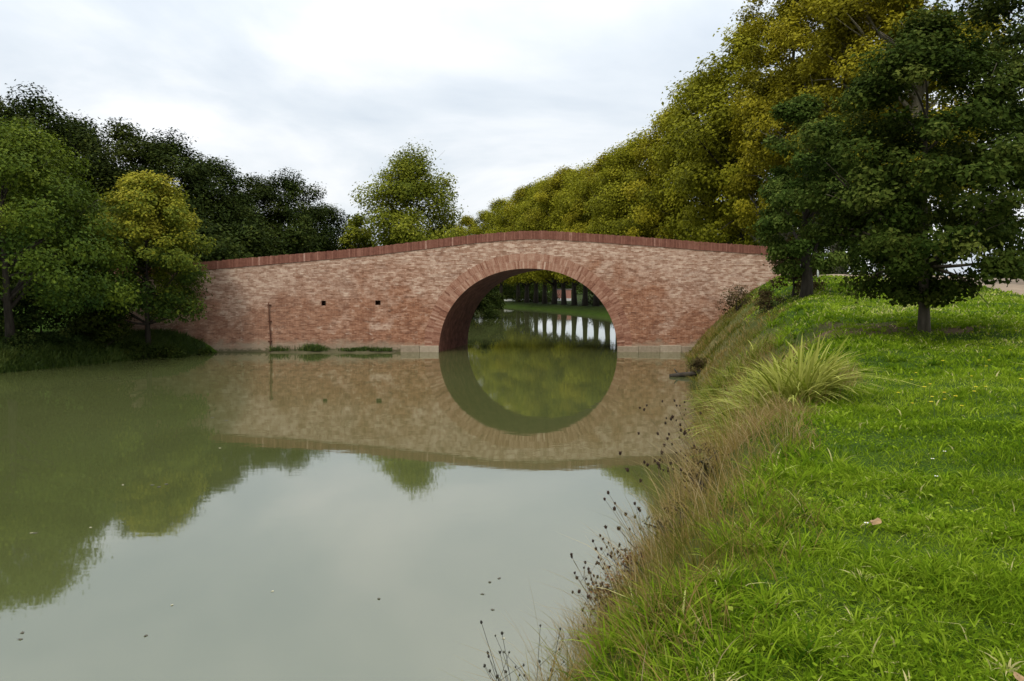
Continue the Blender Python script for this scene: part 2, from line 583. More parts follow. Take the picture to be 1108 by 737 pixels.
def brick_mat(name, ring=False):
    t = NT(name)
    o = t.obj()
    sp = t.n('SeparateXYZ')
    t.l(o, sp.inputs[0])
    cb = t.n('CombineXYZ')
    t.l(t.math('ADD', sp.outputs[0], sp.outputs[1]), cb.inputs[0])
    t.l(sp.outputs[2], cb.inputs[1])
    bt = t.n('TexBrick')
    bt.inputs['Scale'].default_value = 1.0
    bt.inputs['Brick Width'].default_value = .26
    bt.inputs['Row Height'].default_value = .064
    bt.inputs['Mortar Size'].default_value = .008
    bt.inputs['Mortar Smooth'].default_value = .3
    bt.inputs['Color1'].default_value = (0, 0, 0, 1)
    bt.inputs['Color2'].default_value = (1, 1, 1, 1)
    bt.inputs['Mortar'].default_value = (.5, .5, .5, 1)
    t.l(cb.outputs[0], bt.inputs['Vector'])
    stretch = t.n('Mapping')
    stretch.inputs['Scale'].default_value = (.7, .7, 1.1)
    t.l(o, stretch.inputs[0])
    big = t.noise(.42, 5, .6, o, .6)
    med = t.noise(1.3, 6, .68, stretch.outputs[0], .5)
    fine = t.noise(4.6, 6, .74, stretch.outputs[0], .3)
    sc = t.n('SeparateColor')
    t.l(bt.outputs['Color'], sc.inputs[0])
    brand = sc.outputs[0]
    # per-brick colour
    brick = t.ramp(t.math('ADD', t.math('MULTIPLY', brand, .20), t.math('MULTIPLY', fine, .84)),
                   [(.27, (.07, .024, .012)), (.43, (.17, .064, .031)), (.58, (.295, .132, .072)), (.78, (.48, .31, .21))])
    pale = t.ramp(t.math('ADD', t.math('MULTIPLY', brand, .22), t.math('MULTIPLY', fine, .8)),
                  [(.28, (.145, .068, .038)), (.45, (.32, .18, .118)), (.66, (.58, .425, .32))])
    # the upper courses are paler (lime wash and rebuilt work), the lower ones red
    hz = t.math('ADD', t.math('MULTIPLY', t.math('SUBTRACT', sp.outputs[2], 2.7), .50), .33)
    hz = t.math('ADD', hz, t.math('MULTIPLY', t.math('SUBTRACT', big, .5), 5.2))
    hz = t.math('ADD', hz, t.math('MULTIPLY', t.math('SUBTRACT', med, .5), 2.4))
    # the left third is greyer
    lx = t.math('MULTIPLY', t.math('MULTIPLY', t.math('ADD', sp.outputs[0], 6.0), -.05), 1.0, True)
    hz = t.math('ADD', hz, lx, True)
    c = t.mix(hz, brick, pale)
    c = t.mix(t.math('MULTIPLY', lx, .55), c, (.25, .18, .14))
    # mortar
    mo = t.math('MULTIPLY', bt.outputs['Fac'], t.math('MULTIPLY', t.noise(2.1, 4, .7, o), .8))
    c = t.mix(mo, c, (.36, .28, .21))
    # patches of dark weathering, and spots of bare pale mortar
    dk = t.math('MULTIPLY', t.math('SUBTRACT', t.noise(.7, 7, .75, stretch.outputs[0], 1.4), .53), 5.0, True)
    c = t.mix(t.math('MULTIPLY', dk, .68), c, (.12, .05, .03))
    sp2 = t.math('MULTIPLY', t.math('SUBTRACT', t.noise(2.6, 6, .78, stretch.outputs[0], .6), .575), 7.0, True)
    c = t.mix(t.math('MULTIPLY', sp2, .75), c, (.58, .47, .36))
    # silt and lime left by the water on the lowest courses
    lo = t.math('MULTIPLY', t.math('SUBTRACT', t.math('ADD', .62, t.math('MULTIPLY', t.math('SUBTRACT', med, .5), 1.5)), sp.outputs[2]), 2.6, True)
    c = t.mix(t.math('MULTIPLY', lo, .75), c, (.30, .24, .165))
    alg = t.math('MULTIPLY', t.math('SUBTRACT', t.math('ADD', .20, t.math('MULTIPLY', t.math('SUBTRACT', fine, .5), .7)), sp.outputs[2]), 9, True)
    c = t.mix(t.math('MULTIPLY', alg, .8), c, (.06, .06, .025))
    t.base(c, .92, .15)
    t.bump(t.math('ADD', t.math('MULTIPLY', bt.outputs['Fac'], -.6), t.math('ADD', fine, t.math('MULTIPLY', t.noise(18, 4, .7, o), .5))), .7, .03)
    return t.m


M_BRICK = brick_mat('old_brick')


def brick_tint_mat(name, stops, zlow=False):
    t = NT(name)
    fine = t.noise(7, 5, .7, t.obj())
    f = t.math('ADD', t.math('MULTIPLY', t.attr('tint'), .7), t.math('MULTIPLY', t.math('SUBTRACT', fine, .35), .7))
    t.base(t.ramp(f, stops), .92, .15)
    t.bump(fine, .5, .015)
    return t.m


M_RING = brick_tint_mat('arch_brick', [(.05, (.11, .042, .026)), (.35, (.25, .118, .075)), (.65, (.37, .22, .15)), (1, (.52, .39, .30))])
M_COPE = brick_tint_mat('coping_brick', [(.05, (.09, .034, .024)), (.4, (.175, .072, .048)), (.75, (.26, .125, .088)), (1, (.40, .26, .20))])
M_PALE = brick_tint_mat('pale_footing', [(.1, (.12, .09, .055)), (.5, (.25, .195, .135)), (.9, (.40, .33, .24))])

td = NT('shade_tone_brick')  # darker red brick: shade of the vault interior put into the colour
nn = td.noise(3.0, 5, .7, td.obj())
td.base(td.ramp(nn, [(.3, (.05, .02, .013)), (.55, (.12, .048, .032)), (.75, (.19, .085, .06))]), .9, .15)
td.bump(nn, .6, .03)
M_SHADEBRICK = td.m
holes = [(-9.3, 2.42, .11, .12), (-6.62, 2.44, .13, .11)]      # x, z, half sizes of the putlog holes
xs = list(np.arange(XSTART, XL, .5)) + [XL]
for hx, hz_, hw, hh in holes:
    xs = [x for x in xs if abs(x - hx) > .25] + [hx - hw, hx + hw]
xs_left = sorted(xs)
xs_arch = list(XC - HALF * np.cos(np.linspace(0, PI, 49)))
xs_right = list(np.arange(XR, XEND, .5)) + [XEND]
mb = MB()
PT = .42                                      # parapet thickness


def section(x, zb):
    zt = float(top_z(x)) - COPE
    zd = float(top_z(x)) - 1.05
    pts = [(0, zb), (0, zt), (PT, zt), (PT, zd), (DEPTH - PT, zd), (DEPTH - PT, zt), (DEPTH, zt), (DEPTH, zb)]
    return [(x + y * SK, y, z) for y, z in pts]


def sweep(xs_, zb_of, skip_front=()):
    rows = [section(x, zb_of(x)) for x in xs_]
    n = len(rows[0])
    V = np.array(rows).reshape(-1, 3)
    Q = []
    for i in range(len(xs_) - 1):
        for k in range(n):
            k2 = (k + 1) % n
            if k == 0 and i in skip_front:
                continue
            Q.append((i * n + k, (i + 1) * n + k, (i + 1) * n + k2, i * n + k2))
    mb.add(V, Q)
    return rows


skip = {}
for j, (hx, hz_, hw, hh) in enumerate(holes):
    skip[[i for i, x in enumerate(xs_left) if abs(x - (hx - hw)) < 1e-6][0]] = j
rl = sweep(xs_left, lambda x: -1.5, skip)
for i, j in skip.items():
    hx, hz_, hw, hh = holes[j]
    x0, x1 = xs_left[i], xs_left[i + 1]
    za, zb_ = hz_ - hh, hz_ + hh
    t0, t1 = rl[i][1][2], rl[i + 1][1][2]
    mb.add([(x0, 0, -1.5), (x1, 0, -1.5), (x1, 0, za), (x0, 0, za)], [(0, 1, 2, 3)])
    mb.add([(x0, 0, zb_), (x1, 0, zb_), (x1, 0, t1), (x0, 0, t0)], [(0, 1, 2, 3)])
    d = .62
    B = [(x0, 0, za), (x1, 0, za), (x1, 0, zb_), (x0, 0, zb_), (x0, d, za), (x1, d, za), (x1, d, zb_), (x0, d, zb_)]
    mb.add(B, [(0, 1, 5, 4), (1, 2, 6, 5), (2, 3, 7, 6), (3, 0, 4, 7), (4, 5, 6, 7)])
ra = sweep(xs_arch, lambda x: float(arch_z(x)))
rr = sweep(xs_right, lambda x: -1.5)
for x in (XL, XR):                             # the jambs under the springing
    mb.add([(x, 0, -1.5), (x + DEPTH * SK, DEPTH, -1.5), (x + DEPTH * SK, DEPTH, 0), (x, 0, 0)], [(0, 1, 2, 3)])
for row in (rl[0], rr[-1]):                    # end caps
    mb.add([row[0], row[1], row[2], row[3]], [(0, 1, 2, 3)])
    mb.add([row[0], row[3], row[4], row[7]], [(0, 1, 2, 3)])
    mb.add([row[7], row[4], row[5], row[6]], [(0, 1, 2, 3)])
wall_ob = mb.build('wall', [M_BRICK, M_SHADEBRICK], br)
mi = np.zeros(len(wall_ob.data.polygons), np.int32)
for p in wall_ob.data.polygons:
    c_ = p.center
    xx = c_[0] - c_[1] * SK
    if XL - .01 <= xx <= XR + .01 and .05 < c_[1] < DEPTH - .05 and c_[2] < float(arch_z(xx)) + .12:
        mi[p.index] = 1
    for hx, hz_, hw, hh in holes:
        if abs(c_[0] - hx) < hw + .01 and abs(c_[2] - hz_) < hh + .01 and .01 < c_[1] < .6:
            mi[p.index] = 1  # hole interiors take the darkened brick too, shade as colour
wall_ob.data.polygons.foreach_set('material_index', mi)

rng = np.random.default_rng(5)
# copings: bricks on edge
for side in (0, 1):
    mb = MB()
    x = XSTART
    while x < XEND - .05:
        wbr = .082
        y0 = (-.035 if side == 0 else DEPTH - PT - .035) + rng.uniform(-.008, .008)
        y1 = y0 + PT + .07
        z0 = float(top_z(x + .04)) - COPE + .004
        z1 = z0 + COPE + rng.uniform(-.022, .014)
        a = np.clip(rng.normal(.42, .11), 0, 1)
        if rng.random() < .035:
            a = rng.uniform(.8, 1.1)
        dz = float(top_z(x + wbr) - top_z(x))
        sx = y0 * SK
        g_ = .009
        P8 = [(x + g_, y0, z0), (x + wbr, y0, z0 + dz), (x + g_ + (y1 - y0) * SK, y1, z0), (x + wbr + (y1 - y0) * SK, y1, z0 + dz),
              (x + g_, y0, z1), (x + wbr, y0, z1 + dz), (x + g_ + (y1 - y0) * SK, y1, z1), (x + wbr + (y1 - y0) * SK, y1, z1 + dz)]
        P8 = [(q[0] + sx, q[1], q[2]) for q in P8]
        mb.add(P8, [(0, 2, 3, 1), (4, 5, 7, 6), (0, 1, 5, 4), (2, 6, 7, 3), (0, 4, 6, 2), (1, 3, 7, 5)], a=a)
        x += wbr
    mb.build('coping', M_COPE, br)
# arch rings: two courses of bricks set radially, front and back
th = np.linspace(0, PI, 1500)
ax = XC - HALF * np.cos(th)
az = arch_z(ax)
sarc = np.concatenate([[0], np.cumsum(np.hypot(np.diff(ax), np.diff(az)))])
for side in (0, 1):
    mb = MB()
    for course, (r0, r1) in enumerate(((0.004, .385), (.389, .74))):
        nb = int(sarc[-1] / (.078 + .004 * course))
        for b in range(nb):
            s0, s1 = (b + .06) * sarc[-1] / nb, (b + .94) * sarc[-1] / nb
            pts = []
            jr = rng.uniform(-.025, .025)
            for s_ in (s0, s1):
                px_, pz_ = np.interp(s_, sarc, ax), np.interp(s_, sarc, az)
                qx, qz = np.interp(min(s_ + .03, sarc[-1]), sarc, ax), np.interp(min(s_ + .03, sarc[-1]), sarc, az)
                ox, oz = np.interp(max(s_ - .03, 0), sarc, ax), np.interp(max(s_ - .03, 0), sarc, az)
                tx, tz = qx - ox, qz - oz
                ln = math.hypot(tx, tz)
                nxr, nzr = -tz / ln, tx / ln
                pts.append((px_ + nxr * r0, pz_ + nzr * r0, px_ + nxr * (r1 + jr), pz_ + nzr * (r1 + jr)))
            pr = rng.uniform(.003, .018)
            ya, yb = (-pr, .3) if side == 0 else (DEPTH - .3, DEPTH + pr)
            V = []
            for y in (ya, yb):
                for (xi, zi, xo, zo) in pts:
                    V += [(xi + y * SK, y, zi), (xo + y * SK, y, zo)]
            a = np.clip(rng.normal(.52, .17) - .16 * (abs(np.interp((s0 + s1) / 2, sarc, ax) - XC) / HALF) ** 2, 0, 1)
            mb.add(V, [(0, 1, 3, 2), (4, 6, 7, 5), (0, 2, 6, 4), (1, 5, 7, 3), (0, 4, 5, 1), (2, 3, 7, 6)], a=a)
    mb.build('arch_ring', M_RING, br)
# pale footings at the waterline
for x0, x1, zt in ((XL - 1.9, XL, .34), (XR, XR + 4.2, .33)):
    mb = MB()
    n = max(2, int((x1 - x0) / .9))
    ed = np.linspace(x0, x1, n + 1)
    for i in range(n):
        j = rng.uniform(-.03, .03)
        mb.box(ed[i] + .004, ed[i + 1] - .004, -.09 + rng.uniform(-.012, .012), .2, -1.4, zt + j * 1.2, a=rng.uniform(.3, .8))
    fo = mb.build('footing', M_PALE, br)
    bv = fo.modifiers.new('bevel', 'BEVEL')
    bv.width = .02
    bv.segments = 1
# deck surface
mb = MB()
xd = np.arange(XSTART, XEND + .01, .5)
V = []
for x in xd:
    for y in (PT + .004, DEPTH - PT - .004):
        V.append((x + y * SK, y, float(top_z(x)) - 1.02))
mb.add(V, [(2 * i, 2 * i + 2, 2 * i + 3, 2 * i + 1) for i in range(len(xd) - 1)])
mb.build('roadway', r.m, br)
# rusty pipe up the left face
mb = MB()
mb.tube([(-11.95, -.09, -.5), (-11.94, -.08, .8), (-11.98, -.085, 1.7), (-12.0, -.08, 2.45)], [.027, .027, .025, .027], 8)
for z in (.5, 1.5, 2.3):
    mb.box(-12.06, -11.88, -.06, .004, z, z + .05)
tag(mb.build('drain_pipe', plain('rust', (.085, .035, .02), .9, .2).m, br, True), 'thin rusty pipe on the left face')


# ------------------------------------------------------------------ trees
def leaf_mesh(name, P, N_, size, tint, rng, mats=None, aspect=.62):
    """kite-shaped folded leaves: P positions, N_ normals"""
    n = len(P)
    N_ = N_ / (np.linalg.norm(N_, axis=1)[:, None] + 1e-9)
    t = rng.normal(size=(n, 3))
    t -= (t * N_).sum(1)[:, None] * N_
    t /= np.linalg.norm(t, axis=1)[:, None] + 1e-9
    b = np.cross(N_, t)
    s = (size if np.ndim(size) else np.full(n, size)) * rng.uniform(.45, 1.5, n)
    s = s[:, None]
    fold = rng.uniform(.05, .3, n)[:, None]
    wv = s * aspect * .5
    off = rng.uniform(.35, .6, n)[:, None]
    v0 = P - t * s * .5
    v1 = P + t * s * (off - .5) + b * wv + N_ * fold * wv
    v2 = P + t * s * .5 - N_ * fold * s * .4
    v3 = P + t * s * (off - .5) - b * wv + N_ * fold * wv
    V = np.stack([v0, v1, v2, v3], 1).reshape(-1, 3)
    Q = np.arange(4 * n).reshape(n, 4)
    return mesh_np(name, V, Q, None, {'tint': np.repeat(tint, 4)})


PROF = {
    'round': ([0, .12, .35, .6, .82, 1], [.35, .78, 1, .92, .62, .08]),
    'tall': ([0, .1, .3, .6, .85, 1], [.62, .9, 1, .9, .6, .1]),
    'cone': ([0, .1, .28, .55, .8, 1], [.55, .95, 1, .74, .42, .06]),
    'dome': ([0, .1, .4, .7, .9, 1], [.85, 1, .95, .75, .45, .1]),
}


def tree_meshes(seed, H, cb, R, nclump, nleaf, leaf, prof='round', trunk_r=.2, clump=.24, htint=0.0, squash=.72, lean=0.0, inner=.35, trunk_h=.72, undercut=None, limbs=14, bulge=.18, limb_min=0.0):
    rng = np.random.default_rng(seed)
    pt, pv = PROF[prof]
    t = rng.beta(1.25, 1.25, nclump)
    ang = rng.uniform(0, 2 * PI, nclump)
    k1, k2 = rng.uniform(0, 6, 2)
    env = np.interp(t, pt, pv) * (1 + bulge * np.sin(2 * ang + k1 + 4 * t) + bulge * .8 * np.sin(3 * ang + k2 - 6 * t))
    rad = R * env * (inner + (1 - inner) * rng.random(nclump) ** .55) * rng.uniform(.86, 1.06, nclump)
    C = np.stack([rad * np.cos(ang) + lean * t * R, rad * np.sin(ang), cb + t * (H - cb) * .95 + (H - cb) * .02], -1)
    rc = R * clump * rng.uniform(.6, 1.35, nclump)
    wgt = rc ** 2
    cid = rng.choice(nclump, nleaf, p=wgt / wgt.sum())
    d = rng.normal(size=(nleaf, 3))
    d /= np.linalg.norm(d, axis=1)[:, None]
    rr_ = rng.random(nleaf) ** .42 * (1 + .35 * (rng.random(nleaf) < .12))
    off = d * (rr_ * rc[cid])[:, None]
    off[:, 2] *= squash
    P = C[cid] + off
    out = P - np.array([0, 0, cb + .35 * (H - cb)])
    out /= np.linalg.norm(out, axis=1)[:, None] + 1e-9
    if undercut:
        low = P[:, 2] < undercut[0] + undercut[1] * np.clip(P[:, 0] - undercut[2], 0, 9)
        P, d, out, cid = P[~low], d[~low], out[~low], cid[~low]
        nleaf = len(P)
    N_ = out * .55 + d * .5 + np.array([0, 0, .6]) + rng.normal(size=(nleaf, 3)) * .5
    ct = rng.normal(.45, .15, nclump)
    tint = ct[cid] + rng.normal(0, .14, nleaf) + htint * ((P[:, 2] - cb) / (H - cb) - .5)
    crown = leaf_mesh('crown', P, N_, leaf, np.clip(tint, 0, 1), rng)
    mb = MB()
    zt = cb + (H - cb) * trunk_h
    zz = np.linspace(0, zt, 9)
    wob = np.cumsum(rng.normal(0, .045 * trunk_r * 4, (9, 2)), 0)
    wob -= wob[0]
    tp = np.stack([wob[:, 0] + lean * R * np.clip((zz - cb) / (H - cb), 0, 1), wob[:, 1], zz], -1)
    tr = trunk_r * (1 - .8 * (zz / zt)) * (1 + .35 * np.exp(-zz / (trunk_r * 1.6)))
    tp[0, 2] = -.35
    mb.tube(tp, tr, 10)
    order = np.argsort(-rc)[:limbs]
    for k in order:
        h0 = np.clip(C[k, 2] - rng.uniform(.25, .6) * np.hypot(*C[k, :2]) - .1 * H, max(cb * .75, limb_min), zt * .97)
        b0 = np.array([np.interp(h0, zz, tp[:, 0]), np.interp(h0, zz, tp[:, 1]), h0])
        mid = (b0 + C[k]) / 2 + rng.normal(0, .07 * R, 3)
        u = np.linspace(0, 1, 7)[:, None]
        pp = (1 - u) ** 2 * b0 + 2 * u * (1 - u) * mid + u ** 2 * C[k]
        r0 = np.interp(h0, zz, tr) * .5
        mb.tube(pp, r0 * (1 - .82 * u[:, 0]) + .008, 6)
        for _ in range(2):
            e2 = C[k] + rng.normal(0, .6, 3) * rc[k]
            s2 = pp[4]
            mb.tube([s2, (s2 + e2) / 2 + rng.normal(0, .04, 3), e2], [r0 * .35, r0 * .22, .006], 5)
    return mb, crown


def place_tree(name, loc, mats, label, cat='tree', group=None, rz=0.0, sc=1.0, cache=None, **kw):
    o = empty(name, loc, label, cat, group, rz, sc)
    if cache is None or 'me' not in cache:
        mb, crown = tree_meshes(**kw)
        t = mb.build('trunk', mats[1], o, True)
        c_ = link('crown', crown, mats[0], o)
        if cache is not None:
            cache['me'] = (t.data, c_.data)
    else:
        for nm, me in zip(('trunk', 'crown'), cache['me']):
            q = bpy.data.objects.new(nm, me)
            COL.objects.link(q)
            q.parent = o
    return o


def bush(name, px, py, Y, h, rad, mat, label, seed, n=5000, leaf=.13, cat='bush', group=None, xyz=None, prof='dome', clump=.34):
    x, y, _ = at(px, py, Y) if xyz is None else xyz
    return place_tree(name, (x, y, gz(x, y)), (mat, M_BARKD), label, cat, group, seed=seed, H=h, cb=.02 * h, R=rad,
                      nclump=34, nleaf=n, leaf=leaf, prof=prof, trunk_r=.05, clump=clump, limbs=6, inner=.15, trunk_h=.5)


# --- the two trees on the near bank
x, y = 7.95, 16.35
place_tree('oak_tree', (x, y, gz(x, y)), (M_OAK, M_BARK), 'dark green oak with a short bare trunk on the near grass bank', seed=11,
           H=6.05, cb=.5, R=2.4, undercut=(.50, .85, .25), nclump=240, nleaf=82000, leaf=.084, prof='round', trunk_r=.105, clump=.17, squash=.55, inner=.15, limbs=16, lean=-.03, bulge=.19, limb_min=1.25)
x, y, _ = at(872, 322, 29)
place_tree('alder_tree', (x, y, gz(x, y)), (M_ALDER, M_BARKD), 'blue-green tree with a dark stocky trunk beside the right end of the bridge', seed=12,
           H=7.0, cb=.7, R=1.75, nclump=130, nleaf=42000, leaf=.11, prof='tall', trunk_r=.19, clump=.22, limbs=18, lean=-.12)

# --- avenue of planes on the far side of the bridge: (x, Y, height, crown radius)
row = [(23.6, 50.5, 24.5, 5.0), (21.6, 56.5, 24.8, 5.0), (19.9, 62.5, 24.0, 4.8), (18.6, 69, 21.8, 4.6), (17.2, 75.5, 20.0, 4.5), (15.5, 81.5, 18.6, 4.5),
       (13.6, 87.5, 17.8, 4.5), (11.7, 93, 17.0, 4.4), (9.7, 98.3, 16.6, 4.3), (7.6, 103.5, 16.0, 4.3), (5.4, 109, 15.2, 4.3), (3.2, 114.5, 14.8, 4.3),
       (.9, 120.5, 14.3, 4.3), (-1.6, 127, 14.0, 4.3), (-4.4, 134, 13.8, 4.3), (-7.4, 142, 13.6, 4.3), (-11, 151, 13.4, 4.4), (-15, 161, 13.2, 4.4), (-19.5, 172, 13.0, 4.4)]
for i in range(11, 5, -1):                     # closer planted round the bend
    a_, b_ = row[i], row[i + 1]
    row.insert(i + 1, tuple((p_ + q_) / 2 for p_, q_ in zip(a_, b_)))
row = [(a_, b_, c_ + (1.1 if 104 < b_ < 132 else 0), d_) for a_, b_, c_, d_ in row]
ORD = ['first', 'second', 'third', 'fourth', 'fifth', 'sixth', 'seventh', 'eighth', 'ninth', 'tenth', 'eleventh', 'twelfth', 'thirteenth', 'fourteenth',
       'fifteenth', 'sixteenth', 'seventeenth', 'eighteenth', 'nineteenth', 'twentieth', 'twenty-first', 'twenty-second', 'twenty-third', 'twenty-fourth', 'twenty-fifth']
caches = [dict() for _ in range(6)]
rng = np.random.default_rng(21)
for i, (x, y, h, rad) in enumerate(row):
    near = y < 66
    kv = i % 2 if near else 2 + i % 4
    H0 = 24.0 if near else 17.0
    mats = (M_PLANE, M_BARKP) if near else ((M_PLANE2, M_BARKD) if kv != 3 else (M_PLANE, M_BARKD))
    s_ = h / H0
    kw = dict(seed=30 + kv, H=H0, cb=3.2 if not near else 3.0, R=5.0 if near else 4.6, nclump=200 if near else 110, nleaf=88000 if near else 44000,
              leaf=.21 if near else .22, prof='tall', trunk_r=.5 if near else .33, clump=.20 if near else .255, limbs=34 if near else 18, inner=.3)
    tone = 'tall yellowing plane tree' if near else ('olive green plane tree' if kv != 3 else 'rusty olive plane tree')
    place_tree('plane_tree', (x, y, gz(x, y)), mats, f'{tone} in the avenue beyond the bridge, {ORD[i]} counted from the bridge', 'tree',
               'plane trees in the avenue beyond the bridge', rng.uniform(0, 6.28), (s_ * rng.uniform(.92, 1.05), s_ * rng.uniform(.92, 1.05), s_), caches[kv], **kw)

# small round tree in front of the avenue
x, y, _ = at(735, 250, 56)
place_tree('round_tree', (x, y, gz(x, y)), (M_ALDER, M_BARKD), 'small round grey-green tree just over the parapet before the avenue', seed=41,
           H=4.9, cb=.6, R=2.2, nclump=50, nleaf=9000, leaf=.2, prof='dome', trunk_r=.12, clump=.27)
x, y, _ = at(668, 250, 60)
# the airy tree over the left half of the parapet
x, y, _ = at(446, 300, 72)
place_tree('airy_tree', (x, y, gz(x, y)), (M_MIDY, M_BARK), 'lone olive green tree with an open crown standing over the left parapet', seed=43,
           H=13.3, cb=2.2, R=4.5, nclump=150, nleaf=54000, leaf=.20, prof='round', trunk_r=.22, clump=.27, limbs=20, inner=.2, bulge=.15)
x, y, _ = at(388, 300, 74)
place_tree('low_tree', (x, y, gz(x, y)), (M_MIDY, M_BARK), 'low olive tree between the lone tree and the dark wood', seed=44,
           H=8.2, cb=.6, R=2.6, nclump=50, nleaf=8000, leaf=.27, prof='dome', trunk_r=.12, clump=.28)

# --- left bank
x, y = at(160, 365, 39.4)[:2]
place_tree('maple_tree', (x, y, gz(x, y)), (M_YEL, M_BARKD), 'yellow-topped young tree on the left bank before the brick wall', seed=51,
           H=7.9, cb=1.3, R=3.1, nclump=170, nleaf=52000, leaf=.13, prof='dome', trunk_r=.12, clump=.2, htint=.85, limbs=24, bulge=.10, inner=.2)
x, y = at(12, 372, 34.5)[:2]
place_tree('lime_tree', (x, y, gz(x, y)), (M_MID, M_BARKD), 'broad mid-green tree on the left bank at the photo edge', seed=52,
           H=8.9, cb=1.35, R=4.7, nclump=220, nleaf=66000, leaf=.13, prof='dome', trunk_r=.19, clump=.17, htint=.35, limbs=24)
dark = [(-28, 95, 56, 4.6), (28, 100, 60, 4.2), (78, 128, 64, 4.4), (130, 132, 60, 4.0), (182, 148, 62, 4.2), (228, 172, 66, 3.9), (272, 190, 70, 3.7), (312, 188, 72, 3.6), (350, 222, 78, 3.4)]
dl = ['cut off by the left edge of the photo', 'tallest at the far left, above the mid-green tree', 'second from the left, behind the mid-green tree',
      'just left of the yellow-topped tree', 'behind the yellow-topped tree', 'just right of the yellow-topped tree',
      'over the left end of the parapet', 'with a rounded top left of the olive trees', 'lowest, next to the olive trees']
dc = [dict() for _ in range(3)]
for i, (px, py, Y, rad) in enumerate(dark):
    x, y, zt = at(px, py, Y)
    zb = gz(x, y)
    H0 = 14.0
    s_ = (zt - zb) / H0
    place_tree('dark_tree', (x, y, zb), ((M_OLIVE, M_DARK, M_DARK)[i % 3], M_BARKD), f'dark green tree of the left wood, {dl[i]}', 'tree', 'dark trees of the left wood', i * 1.7,
               (rad / 4.2, rad / 4.2, s_), dc[i % 3], seed=60 + i % 3, H=H0, cb=1.0, R=4.9, nclump=150, nleaf=54000, leaf=.20, prof='tall', trunk_r=.26, clump=.24, limbs=14, bulge=.12, inner=.25)

# second storey behind: fills the wood
for i, (px, py, Y, rad, h, lab) in enumerate([(40, 300, 50, 3.4, 6.5, 'dark bush at the foot of the left wood by the photo edge'),
                                             (105, 300, 49, 3.2, 6.0, 'dark bush behind the gap between the two left bank trees'),
                                             (215, 290, 54, 3.2, 6.0, 'dark bush over the left end of the wall'),
                                             (268, 290, 58, 3.0, 6.2, 'dark bush over the parapet left of the rusty pipe'),
                                             (325, 290, 62, 3.0, 6.2, 'dark bush over the parapet below the rounded dark tree')]):
    bush('dark_bush', px, py, Y, h, rad, M_DARK, lab, 80 + i, 9000, .22)
bush('low_bush', 45, 370, 37.5, 2.4, 1.8, M_BUSH, 'low dull green bush right of the broad tree trunk on the left bank', 90, 5000, .14)
bush('low_bush', 98, 372, 38.2, 3.2, 1.5, M_DARK, 'dark bush on the left bank midway between the two tree trunks', 91, 5000, .14)
bush('low_bush', 118, 340, 40.0, 3.6, 1.35, M_BUSH, 'grey-green bush left of the yellow-topped tree trunk', 92, 5500, .14)
bush('low_bush', -30, 372, 36, 3.0, 1.8, M_BUSH, 'bush left of the broad tree trunk at the photo edge', 93, 5000, .14)
for i, (px, py, Y, h, rad, lab) in enumerate([(70, 392, 36.0, .7, .8, 'low shore plant below the dull green bush'), (112, 389, 37.4, .85, .7, 'low dark shore plant below the gap between the two left trees'),
                                              (146, 387, 38.2, .6, .7, 'low shore plant just left of the yellow-topped tree trunk'), (25, 396, 34.6, .55, .8, 'low grassy shore plant at the photo edge')]):
    bush('shore_plant', px, py, Y, h, rad, M_BUSH if i in (0, 3) else M_DARK, lab, 210 + i, 2200, .09)
bush('shore_bush', 185, 385, 39.2, .95, .8, M_DARK, 'low dark shore plant under the yellow-topped tree', 94, 2600, .10)
bush('shore_bush', 222, 385, 40.6, .75, .75, M_DARK, 'small dark shore plant against the foot of the wall', 95, 2400, .09)

# bushes seen through the arch and along the left far bank
bush('canal_bush', 524, 343, 83, 3.6, 2.5, M_DARK, 'dark round bush overhanging the water seen through the arch', 96, 9000, .2, xyz=(-3.0, 82, 0), clump=.3)
for i, (x, y, h, rad) in enumerate([(-11, 97, 7, 3.8), (-15, 112, 8, 4.2), (-22, 128, 9, 4.6), (-31, 150, 9, 5)]):
    bush('bank_bush', 0, 0, 0, h, rad, M_DARK if i % 2 else M_BUSH, ['nearest dark tall bush on the left bank beyond the bridge', 'second tall bush on the left bank beyond the bridge',
         'third tall bush on the left bank beyond the bridge', 'farthest tall bush on the left bank beyond the bridge'][i], 100 + i, 8000, .28, xyz=(x, y, 0))
for i, (x, y, h) in enumerate([(1.0, 145, 6.2), (-5.5, 151, 6.6), (-12.5, 158, 7.0)]):
    bush('bend_bush', 0, 0, 0, h, 3.9, M_DARK, 'dark bush closing the view behind the canal bend, ' + ['nearest the pink wall', 'the middle one of three', 'farthest to the left of three'][i], 190 + i, 8000, .26, xyz=(x, y, 0))
# low hedge bushes far behind the avenue trunks
hl = ['leftmost', 'second from the left', 'third from the left', 'fourth from the left', 'fifth from the left', 'sixth from the left', 'seventh from the left', 'eighth from the left', 'rightmost']
for i in range(9):
    x, y = -34 + i * 9.0, 196 + 5 * math.sin(i * 2.3)
    bush('hedge_bush', 0, 0, 0, 3.7 + .4 * math.sin(i * 1.7), 6.2, M_DARK, f'dark hedge bush far behind the avenue trunks, {hl[i]} of nine', 110 + i, 6000, .34, xyz=(x, y, 0), group='hedge bushes behind the avenue')

